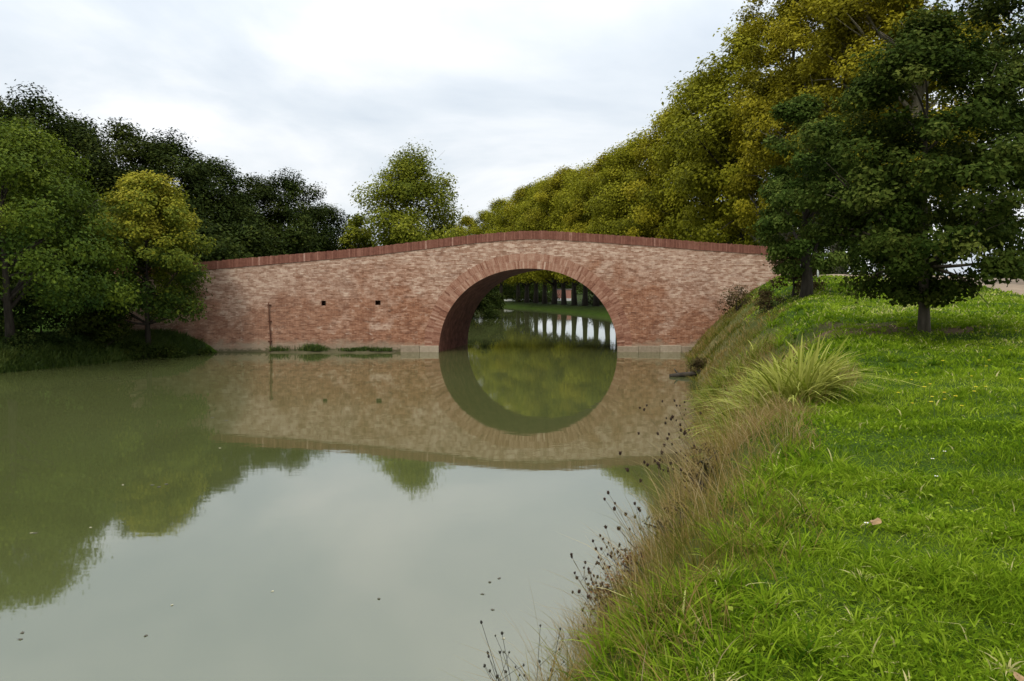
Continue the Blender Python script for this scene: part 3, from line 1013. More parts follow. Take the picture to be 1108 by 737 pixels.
# plants at the right end of the bridge
bush('brown_shrub', 0, 0, 0, 2.2, 1.0, M_BRN, 'brownish shrub at the right end of the parapet beside the dark trunk', 120, 3000, .11, xyz=at(858, 320, 30.5))
bush('dock_weed', 0, 0, 0, 1.15, .8, M_BRN, 'rusty brown weed against the foot of the wall on the right bank', 121, 1500, .08, xyz=at(797, 352, 38.5))
for i, (px, py, h, rad, m_, lab) in enumerate([(832, 336, .8, .6, M_BRN, 'brown dried weed on the slope left of the stocky trunk'), (757, 402, .5, .45, M_BRN, 'low brown weed at the water edge beside the log')]):
    bush('bank_weed', 0, 0, 0, h, rad, m_, lab, 230 + i, 1500, .07, xyz=hit(px, py))
for i, (px, py, h, rad, m_, lab) in enumerate([(662, 664, .40, .26, M_RUST, 'rust-brown withered herb in the bottom bank corner'), (694, 640, .34, .26, M_RUST, 'brown withered herb behind the bottom bank corner'),
                                               (735, 585, .36, .28, M_BRN, 'brown withered herb halfway along the dry fringe'), (762, 530, .40, .3, M_BRN, 'brown withered herb under the sedge patch')]):
    bush('fringe_weed', px, py, 0, h, rad, m_, lab, 250 + i, 700, .026, xyz=hit(px, py))
# dark tree at the right edge
place_tree('edge_tree', (23.2, 34.5, gz(23.2, 34.5)), (M_DARK, M_BARKD), 'very dark tall tree beyond the lane at the right edge of the photo', seed=130,
           H=17.5, cb=3.2, R=4.9, nclump=130, nleaf=30000, leaf=.22, prof='tall', trunk_r=.35, clump=.2, limbs=20)
for i, (x, y, h, rr0, lab) in enumerate([(17.6, 49.5, 3.4, 1.9, 'dark bush across the lane behind the stocky trunk'), (20.3, 48.8, 3.0, 1.9, 'dark bush across the lane left of the oak trunk'),
                                         (23.0, 49.5, 2.7, 1.9, 'dark bush across the lane behind the oak trunk')]):
    bush('lane_bush', 0, 0, 0, h, rr0, M_BUSH if i == 1 else M_DARK, lab, 160 + i, 5500, .17, xyz=(x, y, 0))
for i, (x, y) in enumerate([(17, 96.5), (14.2, 101.5), (11.6, 107), (3.6, 121), (.2, 128), (-4, 136)]):
    bush('undergrowth', 0, 0, 0, 1.25, 3.0, M_DARK, f'low dark undergrowth between avenue trunks seen through the arch, {ORD[i]} from the right', 170 + i, 3200, .2, xyz=(x, y, 0), group='undergrowth under the avenue')
for i, (x, y, h, lab) in enumerate([(33, 55, 3.2, 'pale hazy bush beyond the lane under the dark edge tree'), (37, 52, 2.6, 'pale bush beyond the crest of the lane at the photo edge')]):
    bush('pale_bush', 0, 0, 0, h, 2.0, M_ALDER, lab, 140 + i, 3500, .22, xyz=(x, y, 0))

# the far wood: one mass of foliage round the horizon
rng = np.random.default_rng(77)
P, T_ = [], []
for a in np.linspace(-75, 75, 260):
    a_ = R_(a + rng.uniform(-.3, .3))
    d_ = rng.uniform(270, 330)
    c0 = np.array([math.sin(a_) * d_, math.cos(a_) * d_, 0])
    rad = rng.uniform(3.5, 6.0)
    hh = rng.uniform(5, 9.5)
    n = 420
    q = rng.normal(size=(n, 3))
    q /= np.linalg.norm(q, axis=1)[:, None]
    P.append(c0 + q * np.array([rad, rad, hh * .55]) * rng.random((n, 1)) ** .3 + np.array([0, 0, hh * .48]))
    T_.append(np.clip(rng.normal(rng.uniform(.3, .7), .15, n), 0, 1))
P = np.vstack(P)
tag(link('far_wood', leaf_mesh('far_wood', P, rng.normal(size=P.shape) + np.array([0, -.5, .8]), 1.15, np.concatenate(T_), rng), M_MID),
    'far wood along the horizon reading as one green mass', 'wood', None, 'stuff')

# ------------------------------------------------------------------ things beyond the bridge and by the lane
x0 = 5.6
hs = empty('garden_wall', (7.6, 128, gz(7.6, 128) - .05), 'low pink rendered garden wall glimpsed between the avenue trunks through the arch', 'wall')
mb = MB()
mb.box(-1.3, 1.3, 0, .3, .42, 1.7)
mb.build('wall_face', plain('pink_render', (.42, .20, .15), .9, .1, .2).m, hs)
mb = MB()
mb.box(-1.3, 1.3, -.03, .33, -.3, .417)
mb.build('plinth', plain('white_render', (.72, .70, .66), .9, .1, .1).m, hs)
mb = MB()
mb.box(-1.36, 1.36, -.06, .36, 1.703, 1.85)
mb.build('wall_cap', plain('cap_stone', (.16, .14, .12), .9, .1, .2).m, hs)
xk = gz(0, 126)
ks = empty('low_kerb_wall', (1.4, 126, xk), 'low white kerb wall on the far bank seen through the arch', 'wall')
mb = MB()
for i in range(4):
    mb.box(-2.6 + i * 1.3 + .01, -1.3 + i * 1.3 - .01, 0, .3, -.2, .30)
mb.build('kerb_stones', plain('white_stone', (.68, .67, .62), .9, .1, .15).m, ks)

# road sign
sx, sy, sz = at(957, 282, 37)
sg = empty('road_sign', (sx, sy, gz(sx, sy)), 'round white road sign with red border half hidden by oak leaves', 'sign')
hz0 = sz - gz(sx, sy)
mb = MB()
mb.tube([(0, .03, -.3), (0, .03, hz0 + .3)], [.03, .03], 8)
mb.build('post', plain('galvanised_post', (.35, .36, .36), .5, .5, .1).m, sg, True)


def disc(name, r0, r1, y0, y1, mat, seg=40):
    mb = MB()
    th_ = np.arange(seg) * 2 * PI / seg
    ring = []
    for (rr1, yy) in ((r0, y0), (r1, y0), (r1, y1), (r0, y1)):
        ring.append(np.stack([rr1 * np.cos(th_), 0 * th_ + yy, hz0 + rr1 * np.sin(th_)], -1))
    V = np.vstack(ring)
    Q = []
    for a in range(4):
        b = (a + 1) % 4
        for k in range(seg):
            k2 = (k + 1) % seg
            Q.append((a * seg + k, a * seg + k2, b * seg + k2, b * seg + k))
    mb.add(V, Q)
    return mb.build(name, mat, sg)


disc('border', .175, .25, -.012, .0, plain('sign_red', (.55, .02, .03), .4, .5, .05).m)
disc('face', .002, .174, -.008, .0, plain('sign_white', (.8, .8, .8), .4, .5, .03).m)
mb = MB()
mb.box(-.045, .0, -.012, -.009, hz0 - .10, hz0 + .11)
mb.build('mark', plain('sign_black', (.02, .02, .02), .4, .5, .05).m, sg)
px_, py_, pz_ = at(885, 300, 38)
b0 = gz(px_, py_)
pp = empty('marker_post', (px_, py_, b0), 'slim white marker post between the dark trunk and the oak', 'post')
mb = MB()
mb.tube([(0, 0, -.2), (0, 0, .8), (0, 0, .85)], [.045, .045, .03], 10)
mb.build('shaft', plain('white_paint', (.75, .75, .72), .6, .3, .05).m, pp, True)
mb = MB()
mb.tube([(0, 0, .55), (0, 0, .65)], [.048, .048], 10)
mb.build('band', plain('grey_band', (.18, .18, .18), .5, .3, .05).m, pp, True)

# log at the waterline
lx, ly = at(741, 408, 31)[:2]
lo = MB()
lo.tube([(-.55, 0, .03), (-.2, .03, .06), (.2, 0, .10), (.7, .1, .2)], [.07, .09, .09, .10], 9)
lo.tube([(-.2, 0, .06), (-.32, .1, .2), (-.36, .16, .28)], [.04, .03, .015], 6)
lo = lo.build('sunken_log', M_BARKD, None, True)
lo.location = (lx, ly, 0)
tag(lo, 'dark log lying in the water below the sedge clump', 'log')


# ------------------------------------------------------------------ grasses
def blades(P, h, wd, lean, tint, rng, K=2, droop=.3, ang=None, face=None):
    n = len(P)
    ang = rng.uniform(0, 2 * PI, n) if ang is None else ang
    d = np.stack([np.cos(ang), np.sin(ang), 0 * ang], -1)
    fa = rng.uniform(0, 2 * PI, n) if face is None else face
    s = np.stack([np.cos(fa), np.sin(fa), 0 * fa], -1)
    rows = []
    for k in range(K + 1):
        t = k / K
        c_ = P + d * (h * lean * t ** 1.7)[:, None]
        c_[:, 2] += h * (t - droop * lean * t ** 2.2)
        if k == K:
            rows.append(c_[:, None])
        else:
            wv = (wd * (1 - .55 * t ** 1.5) * .5)[:, None] * s
            rows.append(np.stack([c_ - wv, c_ + wv], 1))
    V = np.concatenate(rows, 1)
    m = V.shape[1]
    T = []
    for k in range(K - 1):
        a = 2 * k
        T += [(a, a + 1, a + 3), (a, a + 3, a + 2)]
    T.append((2 * K - 2, 2 * K - 1, 2 * K))
    T = (np.arange(n)[:, None, None] * m + np.array(T)[None]).reshape(-1, 3)
    return V.reshape(-1, 3), T, np.repeat(tint, m)


def vnoise(X, Y, f, seed):
    r_ = np.random.default_rng(seed)
    o = 0
    for _ in range(5):
        a, b, c_ = r_.uniform(-1, 1, 2).tolist() + [r_.uniform(0, 6.28)]
        ln = math.hypot(a, b) + 1e-6
        o = o + np.sin(f * (a / ln * X + b / ln * Y) * r_.uniform(.7, 1.6) + c_)
    return o / 3.2


rng = np.random.default_rng(8)
LV, LT, LA, off = [], [], [], 0
bands = [(.3, 2.2, 5200, .050, .0048), (2.2, 4.6, 8200, .050, .0048), (4.6, 7.5, 5200, .054, .0062), (7.5, 12, 2300, .058, .0095), (12, 20, 800, .066, .016), (20, 32, 260, .085, .028), (32, 46, 110, .10, .045)]
for (ra_, rb_, dens, hh, ww) in bands:
    a_lo, a_hi = (R_(-100), R_(150)) if rb_ < 3 else ((R_(-35), R_(80)) if rb_ < 21 else (R_(-30), R_(60)))
    area = (a_hi - a_lo) / 2 * (rb_ ** 2 - ra_ ** 2)
    n = int(area * dens)
    rad = np.sqrt(rng.uniform(ra_ ** 2, rb_ ** 2, n))
    a = rng.uniform(a_lo, a_hi, n)
    X, Y = rad * np.sin(a), rad * np.cos(a)
    # tufts: pull some blades together
    s = X - edge_r(Y)
    wv = np.interp(Y, [0, 5, 8, 12, 20, 35, 45], [1.1, 1.4, 1.65, 1.8, 1.95, 2.4, 3.0]) * (1 + .22 * vnoise(Y, 0 * Y, 1.6, 71))
    fe = np.clip((s - wv + .35 + .25 * vnoise(X, Y, 2.2, 3)) / .6, 0, 1)
    ear = np.clip(1.25 - np.hypot((X - 7.2) / 1.15, (Y - 17.6) / 2.0), 0, 1) + np.clip(1.2 - np.hypot((X - 8.6) / .8, (Y - 16.4) / .8), 0, 1)
    ear = ear * (vnoise(X, Y, 3.0, 9) > -.25)
    dr = np.min(np.hypot(X[:, None] - rc[None, :, 0], Y[:, None] - rc[None, :, 1]), 1) if rb_ > 14 else np.full(n, 9.)
    patch = .55 + .45 * vnoise(X, Y, 2.6, 4)
    keep = (rng.random(n) < fe * (1 - .8 * np.clip(ear * 1.4, 0, 1)) * (.62 + .5 * patch)) & (dr > 2.15) & ~((Y > 41.6) & (X < 14.4))
    X, Y, patch = X[keep], Y[keep], patch[keep]
    n = len(X)
    Pz = ground_z(X, Y)
    big = rng.random(n) < .06
    h = hh * rng.uniform(.45, 1.35, n) * (.75 + .6 * np.clip(patch, 0, 1.2)) * np.where(big, 1.7, 1)
    lean = rng.uniform(.3, 1.7, n)
    tint = np.clip(.40 + .24 * vnoise(X, Y, 1.1, 5) + .12 * vnoise(X, Y, 4.5, 6) + rng.normal(0, .16, n), 0, .92)
    # yellower, coarser turf up the slope to the right
    up = np.clip((X - 4.5) / 5, 0, 1) * np.clip((Y - 9) / 6, 0, 1)
    tint = np.clip(tint + .12 * up + (rng.random(n) < .022 + .08 * up) * .55, 0, 1)
    ang = rng.uniform(0, 2 * PI, n)
    V, T, A = blades(np.stack([X, Y, Pz - .01], -1), h, ww * rng.uniform(.6, 1.5, n) * np.where(big, 1.5, 1), lean, tint, rng, 2, .35, ang)
    LV.append(V)
    LT.append(T + off)
    LA.append(A)
    off += len(V)
nt_ = 7000                                     # coarser tufts standing out of the turf
rad = np.exp(rng.uniform(math.log(2.4), math.log(26), nt_))
a = rng.uniform(R_(-14), R_(62), nt_)
tx_, ty_ = rad * np.sin(a), rad * np.cos(a)
k = (tx_ - edge_r(ty_) > np.interp(ty_, [0, 8, 20, 35], [.9, 1.3, 1.7, 2.4])) & (vnoise(tx_, ty_, 1.3, 81) + .5 * vnoise(tx_, ty_, 4.1, 82) > -.15)
tx_, ty_, rad = tx_[k], ty_[k], rad[k]
dr = np.min(np.hypot(tx_[:, None] - rc[None, :, 0], ty_[:, None] - rc[None, :, 1]), 1)
k = dr > 2.2
tx_, ty_, rad = tx_[k], ty_[k], rad[k]
tid = np.repeat(np.arange(len(tx_)), 16)
n = len(tid)
ang = rng.uniform(0, 2 * PI, n)
q = rng.uniform(0, .028, n) * (1 + rad[tid] / 12)
X, Y = tx_[tid] + q * np.cos(ang), ty_[tid] + q * np.sin(ang)
tt_ = rng.normal(.42, .2, len(tx_))
edge_b = np.clip(1.9 - (X - edge_r(Y)) / np.interp(Y, [0, 8, 20, 35], [1.0, 1.2, 1.8, 2.6]), 0, 1)
h = rng.uniform(.04, .10, n) * rng.uniform(.6, 1.3, len(tx_))[tid] * (1 + rad[tid] / 40) * (1 + 1.3 * edge_b)
V, T, A = blades(np.stack([X, Y, ground_z(X, Y) - .01], -1), h, (.0055 + .0009 * rad[tid]) * rng.uniform(.6, 1.4, n), rng.uniform(.3, 1.4, n),
                 np.clip(tt_[tid] + rng.normal(0, .1, n) + (rng.random(n) < .03) * .5, 0, 1), rng, 4, .45, ang)
LV.append(V)
LT.append(T + off)
LA.append(A)
lawn = link('lawn_grass', mesh_np('lawn_grass', np.vstack(LV), None, np.vstack(LT), {'tint': np.concatenate(LA)}), M_LAWN)
tag(lawn, 'short bright green grass of the right bank', 'grass', None, 'stuff')

# clover and dandelion leaves between the blades
n = 9000
rad = np.sqrt(rng.uniform(2.2 ** 2, 9 ** 2, n))
a = rng.uniform(R_(5), R_(46), n)
X, Y = rad * np.sin(a), rad * np.cos(a)
k = (X - edge_r(Y) > 1.1) & (vnoise(X, Y, 1.6, 15) > -.1)
X, Y = X[k], Y[k]
P = np.stack([X, Y, ground_z(X, Y) + rng.uniform(.02, .065, len(X))], -1)
me = leaf_mesh('lawn_leaves', P, rng.normal(0, .45, P.shape) + np.array([0, 0, 1.0]), .022 + .014 * (rng.random(len(X)) < .08), np.clip(rng.normal(.45, .2, len(X)), 0, .9), rng, aspect=.8)
tag(link('lawn_leaves', me, M_LAWN), 'small clover leaves scattered through the short grass', 'ground cover', None, 'stuff')

# dry bank grass along the water
DV, DT, DA, off = [], [], [], 0
for (ya, yb, dens, hmul, ww) in [(1.5, 9, 1500, 1.0, .0042), (9, 16, 800, 1.15, .007), (16, 27, 330, 1.0, .012), (27, 42, 260, .72, .022)]:
    wmax = 3.4
    n = int((yb - ya) * wmax * dens)
    nt_ = max(1, n // 16)                      # tufts
    tid = rng.integers(0, nt_, n)
    ty, ts = rng.uniform(ya, yb, nt_), rng.uniform(-.3, wmax - .25, nt_)
    tang, th_, ttint = rng.normal(0, .75, nt_), rng.uniform(.6, 1.25, nt_) * np.where(rng.random(nt_) < .10, 1.45, 1), rng.normal(0, .17, nt_)
    sp_ = .045 + .03 * hmul * ww / .007
    dy, ds = rng.normal(0, sp_, n), rng.normal(0, sp_, n)
    Y, s = np.clip(ty[tid] + dy, ya - .3, 41.7), ts[tid] + ds
    wv = np.interp(Y, [0, 5, 8, 12, 20, 35, 45], [1.4, 1.7, 1.9, 2.05, 2.2, 2.8, 3.3]) * (1 + .22 * vnoise(Y, 0 * Y, 1.6, 71))
    X = edge_r(Y) + s
    pr = np.clip((wv - s + .2 * vnoise(X, Y, 2.4, 22)) / .35, 0, 1)
    pr = pr * np.clip(.82 + .6 * vnoise(X, Y, 1.9, 23), .1, 1)
    k = (rng.random(n) < pr) & ((Y < 41.7))
    X, Y, s, wv = X[k], Y[k], s[k], wv[k]
    n = len(X)
    z = np.maximum(ground_z(X, Y), -.05)
    green_ = np.clip(vnoise(X, Y, 1.1, 25) * .6 + np.interp(Y, [4, 6, 8, 12, 18, 24, 40], [.45, .35, .0, -.25, .05, .35, .4]), -.6, .8)
    tint = np.clip(.60 - .45 * green_ + ttint[tid[k]] + rng.normal(0, .12, n), 0, 1)
    h = hmul * th_[tid[k]] * rng.uniform(.12, .46, n) * np.interp(s / wv, [0, .5, 1], [1.0, .95, .45]) * np.where(rng.random(n) < .05, 1.5, 1)
    ang = np.where(rng.random(n) < .5, PI + .35 + tang[tid[k]] + rng.normal(0, .5, n), np.arctan2(dy[k], ds[k]) + rng.normal(0, .4, n))
    V, T, A = blades(np.stack([X, Y, z - .02], -1), h, ww * rng.uniform(.5, 1.4, n), rng.uniform(.2, 1.1, n), tint, rng, 4, .3, ang)
    DV.append(V)
    DT.append(T + off)
    DA.append(A)
    off += len(V)
n = 5200                                        # loose stalks standing out of it
Y = np.exp(rng.uniform(math.log(5.6), math.log(24), n))
s = rng.beta(1.2, 2.2, n) * np.interp(Y, [3, 8, 20], [1.5, 1.7, 2.0]) - .1
k = rng.random(n) < np.clip(.5 + .8 * vnoise(Y, s, 2.1, 91), .05, 1)
Y, s = Y[k], s[k]
n = len(Y)
X = edge_r(Y) + s
tint = np.clip(.72 + .2 * vnoise(X, Y, 1.4, 92) + rng.normal(0, .2, n), 0, 1)
V, T, A = blades(np.stack([X, Y, np.maximum(ground_z(X, Y), -.02) - .02], -1), rng.uniform(.3, .85, n), .0028 * np.sqrt(Y / 4) * rng.uniform(.7, 1.8, n), rng.uniform(.1, .9, n), tint, rng, 4, .35, PI + .2 + rng.normal(0, 1.1, n))
DV.append(V)
DT.append(T + off)
DA.append(A)
off += len(V)
tag(link('bank_grass', mesh_np('bank_grass', np.vstack(DV), None, np.vstack(DT), {'tint': np.concatenate(DA)}), M_DRY),
    'long dry brown and green grass along the water edge', 'grass', None, 'stuff')

# rough grass at the left bank and at the foot of the wall
n = 42000
Y = rng.uniform(24, 41.8, n)
s = rng.uniform(-.15, 5.5, n) * rng.random(n) ** .4
X = edge_l(Y) - s
tint = np.clip(.35 + .3 * vnoise(X, Y, .9, 33) + rng.normal(0, .16, n) + .35 * (X < -19.5) * (s < 1), 0, 1)
V1, T1, A1 = blades(np.stack([X, Y, np.maximum(ground_z(X, Y), -.02) - .02], -1), rng.uniform(.15, .5, n) * (1 - .09 * s), .035 * rng.uniform(.5, 1.4, n), rng.uniform(.2, 1.0, n), tint, rng, 3)
tag(link('rough_grass', mesh_np('rough_grass', V1, None, T1, {'tint': A1}), M_WEED), 'rough dark grass along the left bank', 'grass', None, 'stuff')

# silt ledge with weeds at the foot of the wall
ed = np.linspace(-12.0, -5.7, 40)
mb = MB()
V = []
for i, x in enumerate(ed):
    b = math.sin(PI * i / 39) ** .35
    V += [(x, 42.02, .16 * b), (x, 41.8, .15 * b), (x, 41.5 - .12 * math.sin(i * .7), .07 * b), (x, 41.25 - .15 * b - .1 * math.sin(i * .7), -.06)]
mb.add(V, [(4 * i + k, 4 * i + k + 1, 4 * i + k + 5, 4 * i + k + 4) for i in range(39) for k in range(3)])
lg = mb.build('silt_ledge', plain('silt', (.075, .065, .035), .95, .1, .3, 3).m, None, True)
tag(lg, 'thin silt ledge at the foot of the wall', None, None, 'structure')
n = 3600
X = rng.uniform(-11.9, -5.9, n)
k = rng.random(n) < np.clip(.55 + .5 * vnoise(X, 0 * X, 2.5, 41), .08, 1) * np.where(X < -10.2, .35, 1)
X = X[k]
n = len(X)
Y = rng.uniform(41.45, 41.93, n)
hb = .16 + .16 * np.clip(vnoise(X, 0 * X, 1.7, 42) + .3, 0, 1)
V1, T1, A1 = blades(np.stack([X, Y, 0 * X + .08], -1), hb * rng.uniform(.5, 1.5, n), .03 * rng.uniform(.5, 1.5, n), rng.uniform(.1, .9, n), np.clip(rng.normal(.45, .2, n), 0, 1), rng, 3)
tag(link('ledge_weeds', mesh_np('ledge_weeds', V1, None, T1, {'tint': A1}), M_WEED), 'green weeds growing on the ledge below the wall', 'weeds', None, 'stuff')


# sedge clumps
def sedge(px, py, Y, n, h, spread, tmean, label, seed, bias=0.0):
    r_ = np.random.default_rng(seed)
    x, y, _ = hit(px, py)
    o = empty('sedge_clump', (x, y, gz(x, y)), label, 'grass clump', 'clumps of tall sedge on the right bank')
    rad = spread * np.sqrt(r_.random(n))
    a = r_.uniform(0, 2 * PI, n)
    P = np.stack([rad * np.cos(a), rad * np.sin(a), 0 * a], -1)
    P[:, 2] = ground_z(P[:, 0] + x, P[:, 1] + y) - gz(x, y) - .03
    tint = np.clip(r_.normal(tmean, .22, n), 0, 1)
    ang = a + r_.normal(0, 1.0, n)
    V, T, A = blades(P, h * r_.uniform(.45, 1.2, n), .027 * r_.uniform(.5, 1.6, n), np.clip(rad / spread * .35 + r_.uniform(.0, .95, n), 0, 1.2), tint, r_, 6, r_.uniform(.3, .85), ang)
    link('blades', mesh_np('blades', V, None, T, {'tint': A}), M_SEDGE, o)


sedge(778, 430, 0, 900, .75, .5, .50, 'yellow-green sedge clump nearest the water', 201)
sedge(815, 442, 0, 1000, .8, .55, .58, 'yellow-green sedge clump in the middle of the reedy patch', 202)
sedge(857, 444, 0, 750, .85, .4, .78, 'palest sedge clump bending right at the lawn edge', 203)
sedge(798, 408, 0, 800, .7, .75, .42, 'greener sedge clump behind the others near the wall', 204)
sedge(812, 466, 0, 600, .6, .45, .5, 'low sedge clump in front of the reedy patch', 205)


# knapweed gone to seed: stems and dark heads
def seedplant(loc, n_stem, h, spread, label, seed, lean=(-.35, 0), head=.013, group='dry knapweed plants on the bank', name='knapweed_plant', mats=None, nb=2, cat='plant'):
    r_ = np.random.default_rng(seed)
    o = empty(name, loc, label, cat, group)
    st = MB()
    heads = []
    for _ in range(n_stem):
        a = r_.uniform(0, 2 * PI)
        hh = h * r_.uniform(.65, 1.1)
        tip = np.array([math.cos(a) * spread * r_.uniform(.2, 1) + lean[0] * hh, math.sin(a) * spread * r_.uniform(.2, 1) + lean[1] * hh, hh])
        mid = tip * .5 + np.array([0, 0, .1 * hh])
        u = np.linspace(0, 1, 6)[:, None]
        pp_ = 2 * u * (1 - u) * mid + u ** 2 * tip
        st.tube(pp_, .0030 - .0014 * u[:, 0], 5)
        heads.append((tip, 1.0))
        for _b in range(r_.integers(0, nb + 1)):
            t0 = r_.uniform(.5, .85)
            s0 = np.array([np.interp(t0, u[:, 0], pp_[:, q]) for q in range(3)])
            e_ = s0 + np.array([r_.normal(0, .07), r_.normal(0, .07), r_.uniform(.06, .16)]) * h / .6
            st.tube([s0, (s0 + e_) / 2 + r_.normal(0, .008, 3), e_], [.0018, .0016, .0014], 4)
            heads.append((e_, .8))
    st.build('stems', (mats or (M_STEM, M_SEED))[0], o)
    for tip, s_ in heads:
        hb_ = MB()
        q = head * s_ * r_.uniform(.75, 1.25)
        hb_.blob(tip, (q * .85, q * .85, q * 1.05), 7, 5, jit=.12, rng=r_)
        for _k in range(5):
            dd = r_.normal(size=3)
            dd[2] = abs(dd[2]) + .6
            dd /= np.linalg.norm(dd)
            hb_.tube([tip + dd * q * .6, tip + dd * q * 1.55], [q * .22, q * .04], 4)
        hb_.build('seed_head', (mats or (M_STEM, M_SEED))[1], o)
    return o


kp = [(648, 668, 7.3, 8, .55, .24, 'rust-brown knapweed low in the bank corner in front of the densest heads'),
      (668, 622, 8.7, 7, .7, .3, 'knapweed leaning from the bank behind the densest heads'),
      (640, 655, 7.6, 7, .55, .22, 'knapweed with the densest dark seed heads at the bank corner'),
      (655, 645, 8.0, 7, .62, .24, 'rusty knapweed just behind the densest seed heads'),
      (622, 690, 7.2, 6, .50, .22, 'knapweed leaning over the water at the bottom bank corner'),
      (672, 640, 8.4, 6, .60, .24, 'knapweed standing right of the densest seed heads'),
      (690, 600, 9.3, 7, .95, .34, 'tall thin knapweed over the sky reflection'),
      (700, 560, 10.6, 7, 1.1, .38, 'tall knapweed before the edge of the mirrored parapet'),
      (712, 540, 11.8, 7, 1.25, .42, 'knapweed leaning out over the mirrored bridge'),
      (730, 540, 12.6, 7, 1.3, .42, 'knapweed with dark heads before the mirrored brick wall'),
      (745, 520, 13.6, 6, 1.25, .4, 'knapweed by the water below the sedge patch'),
      (760, 500, 14.8, 5, 1.2, .4, 'farthest knapweed just below the sedge patch'),
      (735, 640, 8.0, 4, .55, .25, 'sparse knapweed on the bank crest by the lawn'),
      (690, 690, 6.6, 4, .42, .2, 'short knapweed in green grass at the bottom'),
      (660, 690, 6.9, 5, .45, .22, 'short brown knapweed above the lower bank edge')]
for i, (px, py, Y, ns, h, sp, lab) in enumerate(kp):
    x, y, _ = at(px, py, Y)
    x = max(x, float(edge_r(np.array(y))) + .08)
    seedplant((x, y, max(gz(x, y), 0) - .02), ns, h, sp, lab, 300 + i, lean=(-.38 if Y < 9 else -.55, -.05), head=.0155 if Y < 9 else .021, nb=2 if Y > 8.5 else 3)
# branching dead plant at the bottom edge, rooted below the picture
x, y = .12, 5.45
seedplant((x, y, max(gz(x, y), 0) - .02), 10, 1.12, .34, 'bare dark branching weed standing in the water at the bottom edge', 340, lean=(.0, .05), head=.011, group=None, name='dead_weed', mats=(M_TWIG, M_TWIG), nb=3)


# flowers
def flower_mesh(name, r_, hgt, petal, centre, pm, cm, n_p=9, lean=.2):
    mb = MB()
    mb.tube([(0, 0, -.02), (lean * hgt * .3, 0, hgt * .6), (lean * hgt, 0, hgt)], [.003, .0025, .002], 5)
    me_o = mb
    t = np.array([lean * hgt, 0, hgt])
    for k in range(n_p):
        a = 2 * PI * k / n_p
        d = np.array([math.cos(a), math.sin(a), .25])
        s = np.array([-math.sin(a), math.cos(a), 0]) * petal * .26
        mb.add([t, t + d * petal * .6 + s, t + d * petal, t + d * petal * .6 - s], [(0, 1, 2, 3)], a=1.0)
    mb.blob(t + np.array([0, 0, .003]), (petal * .3, petal * .3, petal * .22), 7, 4, a=0.0)
    me = mesh_np(name, np.vstack(mb.V), np.vstack(mb.Q), np.vstack(mb.T), {'tint': np.concatenate(mb.A)})
    return me


M_YF = leaf_mat('yellow_petals', [(0, (.55, .36, .02)), (.45, (.06, .10, .02)), (.55, (.06, .10, .02)), (1, (.80, .66, .03))], .2)
M_WF = leaf_mat('white_petals', [(0, (.55, .45, .05)), (.45, (.06, .10, .02)), (.55, (.06, .10, .02)), (1, (.80, .80, .80))], .2)
yf = flower_mesh('yellow_flower', .0, .17, .021, .01, None, None)
yf.materials.append(M_YF)
fl = [(1056, 354), (1063, 352), (1060, 359), (1068, 363), (1074, 352), (1080, 346), (1100, 352), (1102, 359), (1052, 360), (1071, 378), (1066, 388), (1070, 391), (1064, 398),
      (1054, 409), (1020, 391), (988, 405), (989, 413), (1000, 420), (1018, 426), (1012, 432), (1022, 434), (1030, 430), (975, 427), (987, 438), (1052, 420), (1058, 425), (1066, 420),
      (1101, 412), (1096, 380), (1040, 440), (1088, 358), (1012, 437), (1006, 417)]
for i, (px, py) in enumerate(fl):
    x, y, _ = hit(px, py, .16)
    o = bpy.data.objects.new('yellow_flower', yf)
    COL.objects.link(o)
    o.location = (x, y, gz(x, y))
    o.rotation_euler = (0, 0, i * 2.1)
    s_ = .8 + .5 * ((i * 37) % 10) / 10
    o.scale = (s_, s_, 1.0)
    tag(o, 'small yellow hawkbit flower on the slope right of the oak', 'flower', 'yellow flowers on the slope')
wf = flower_mesh('daisy', .0, .07, .014, .006, None, None, 12, .1)
wf.materials.append(M_WF)
for i, (px, py, lab) in enumerate([(1008, 498, 'white daisy in the lawn, leftmost of three'), (1021, 490, 'white daisy in the lawn, topmost of three'), (1012, 517, 'white daisy in the lawn, lowest of three'),
                                   (936, 568, 'tiny white daisy beside the fallen leaf')]):
    Y = 10.0
    for _ in range(25):
        x, y, z = at(px, py, Y)
        Y += (z - (gz(x, y) + .07)) * 2.0
    o = bpy.data.objects.new('daisy', wf)
    COL.objects.link(o)
    o.location = (x, y, gz(x, y) + .01)
    tag(o, lab, 'flower', 'daisies in the lawn')


def dead_leaf(name, size, mat, seed):
    mb = MB()
    r_ = np.random.default_rng(seed)
    n = 9
    V = [(0, 0, size * .08)]
    for k in range(n):
        a = 2 * PI * k / n
        rr1 = size * (.5 if k % 2 else .36) * (1.25 if k == 0 else 1) * r_.uniform(.85, 1.15)
        V.append((rr1 * math.cos(a), rr1 * math.sin(a) * .75, size * r_.uniform(-.02, .16)))
    mb.add(V, None, [(0, 1 + k, 1 + (k + 1) % n) for k in range(n)])
    mb.tube([(size * -.3, 0, .01), (size * -.7, size * .1, .012)], [.002, .0012], 4)
    return mb.build(name, mat)


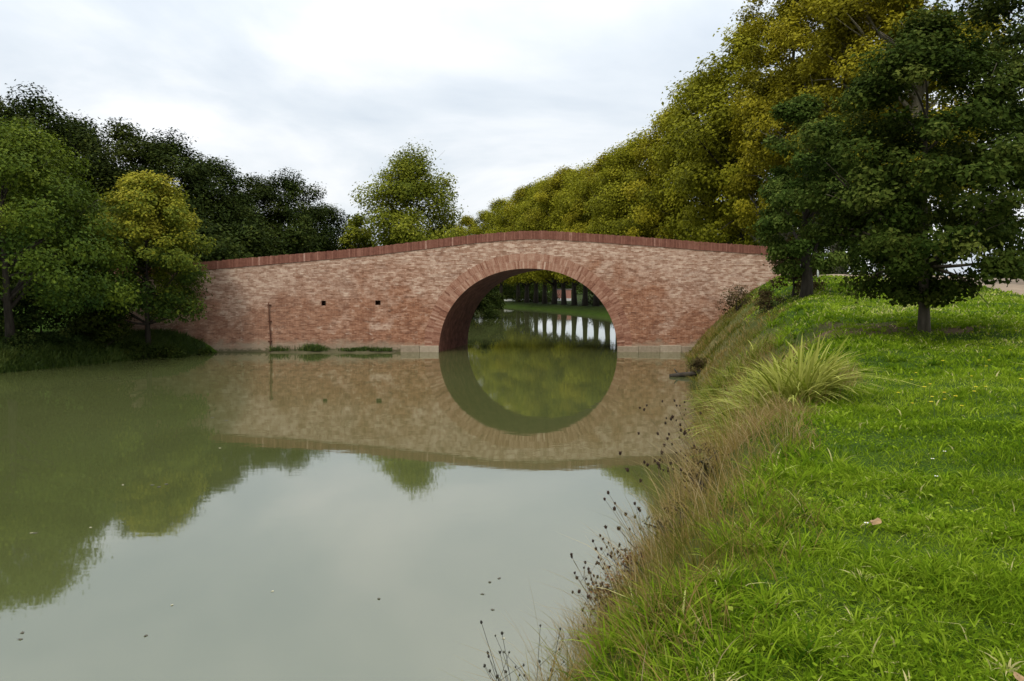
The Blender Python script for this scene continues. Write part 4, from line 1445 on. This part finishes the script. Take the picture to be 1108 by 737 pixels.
M_OL = plain('orange_leaf', (.22, .14, .065), .8, .2, .3, 30).m
for i, (px, py, sz_, lab) in enumerate([(948, 564, .085, 'orange fallen leaf lying on the bright lawn'), (1103, 733, .07, 'brown fallen leaf at the bottom right corner')]):
    Y = 7.0
    for _ in range(25):
        x, y, z = at(px, py, Y)
        Y += (z - (gz(x, y) + .07)) * 2.0
    o = dead_leaf('fallen_leaf', sz_, M_OL, 400 + i)
    o.location = (x, y, gz(x, y) + .065)
    o.rotation_euler = (.25, -.2, i + .4)
    tag(o, lab, 'leaf')
M_FD = plain('drowned_leaf', (.05, .04, .02), .6, .4, .3, 30).m
M_FP = plain('pale_leaf', (.34, .31, .20), .6, .4, .2, 30).m
fls = [(165, 525, 'd'), (172, 527, 'd'), (180, 524, 'd'), (38, 577, 'd'), (24, 685, 'd'), (22, 692, 'd'), (158, 688, 'd'), (98, 571, 'p'), (34, 577, 'p'), (133, 525, 'p'), (545, 691, 'p'),
       (530, 630, 'd'), (522, 643, 'd'), (540, 626, 'd'), (238, 485, 'p'), (245, 455, 'd'), (410, 648, 'd'), (230, 452, 'd'), (186, 655, 'p'), (533, 660, 'd'), (295, 640, 'p')]
mesh_c = {}
near_ = {(165, 525): 'left of three dark leaves afloat among the mirrored left trees', (172, 527): 'middle of three dark leaves afloat among the mirrored left trees', (180, 524): 'right of three dark leaves afloat among the mirrored left trees'}
for i, (px, py, k) in enumerate(fls):
    d = np.array(at(px, py, 10.0)) - np.array([0, 0, CAM_H])
    q = d * (CAM_H / -d[2])
    if k not in mesh_c:
        o = dead_leaf('floating_leaf', .075, M_FD if k == 'd' else M_FP, 420 + ord(k))
        mesh_c[k] = o.data
    else:
        o = bpy.data.objects.new('floating_leaf', mesh_c[k])
        COL.objects.link(o)
    s_ = (.62 if k == 'd' else .42) * math.hypot(q[0], q[1]) / 9 + .12
    o.location = (q[0], q[1], .003)
    o.scale = (s_, s_, .4)
    o.rotation_euler = (0, 0, i * 1.3)
    tag(o, 'small dark leaf floating on the canal' if k == 'd' else 'small pale leaf floating on the canal', 'leaf', 'dark leaves floating on the canal' if k == 'd' else 'pale leaves floating on the canal')
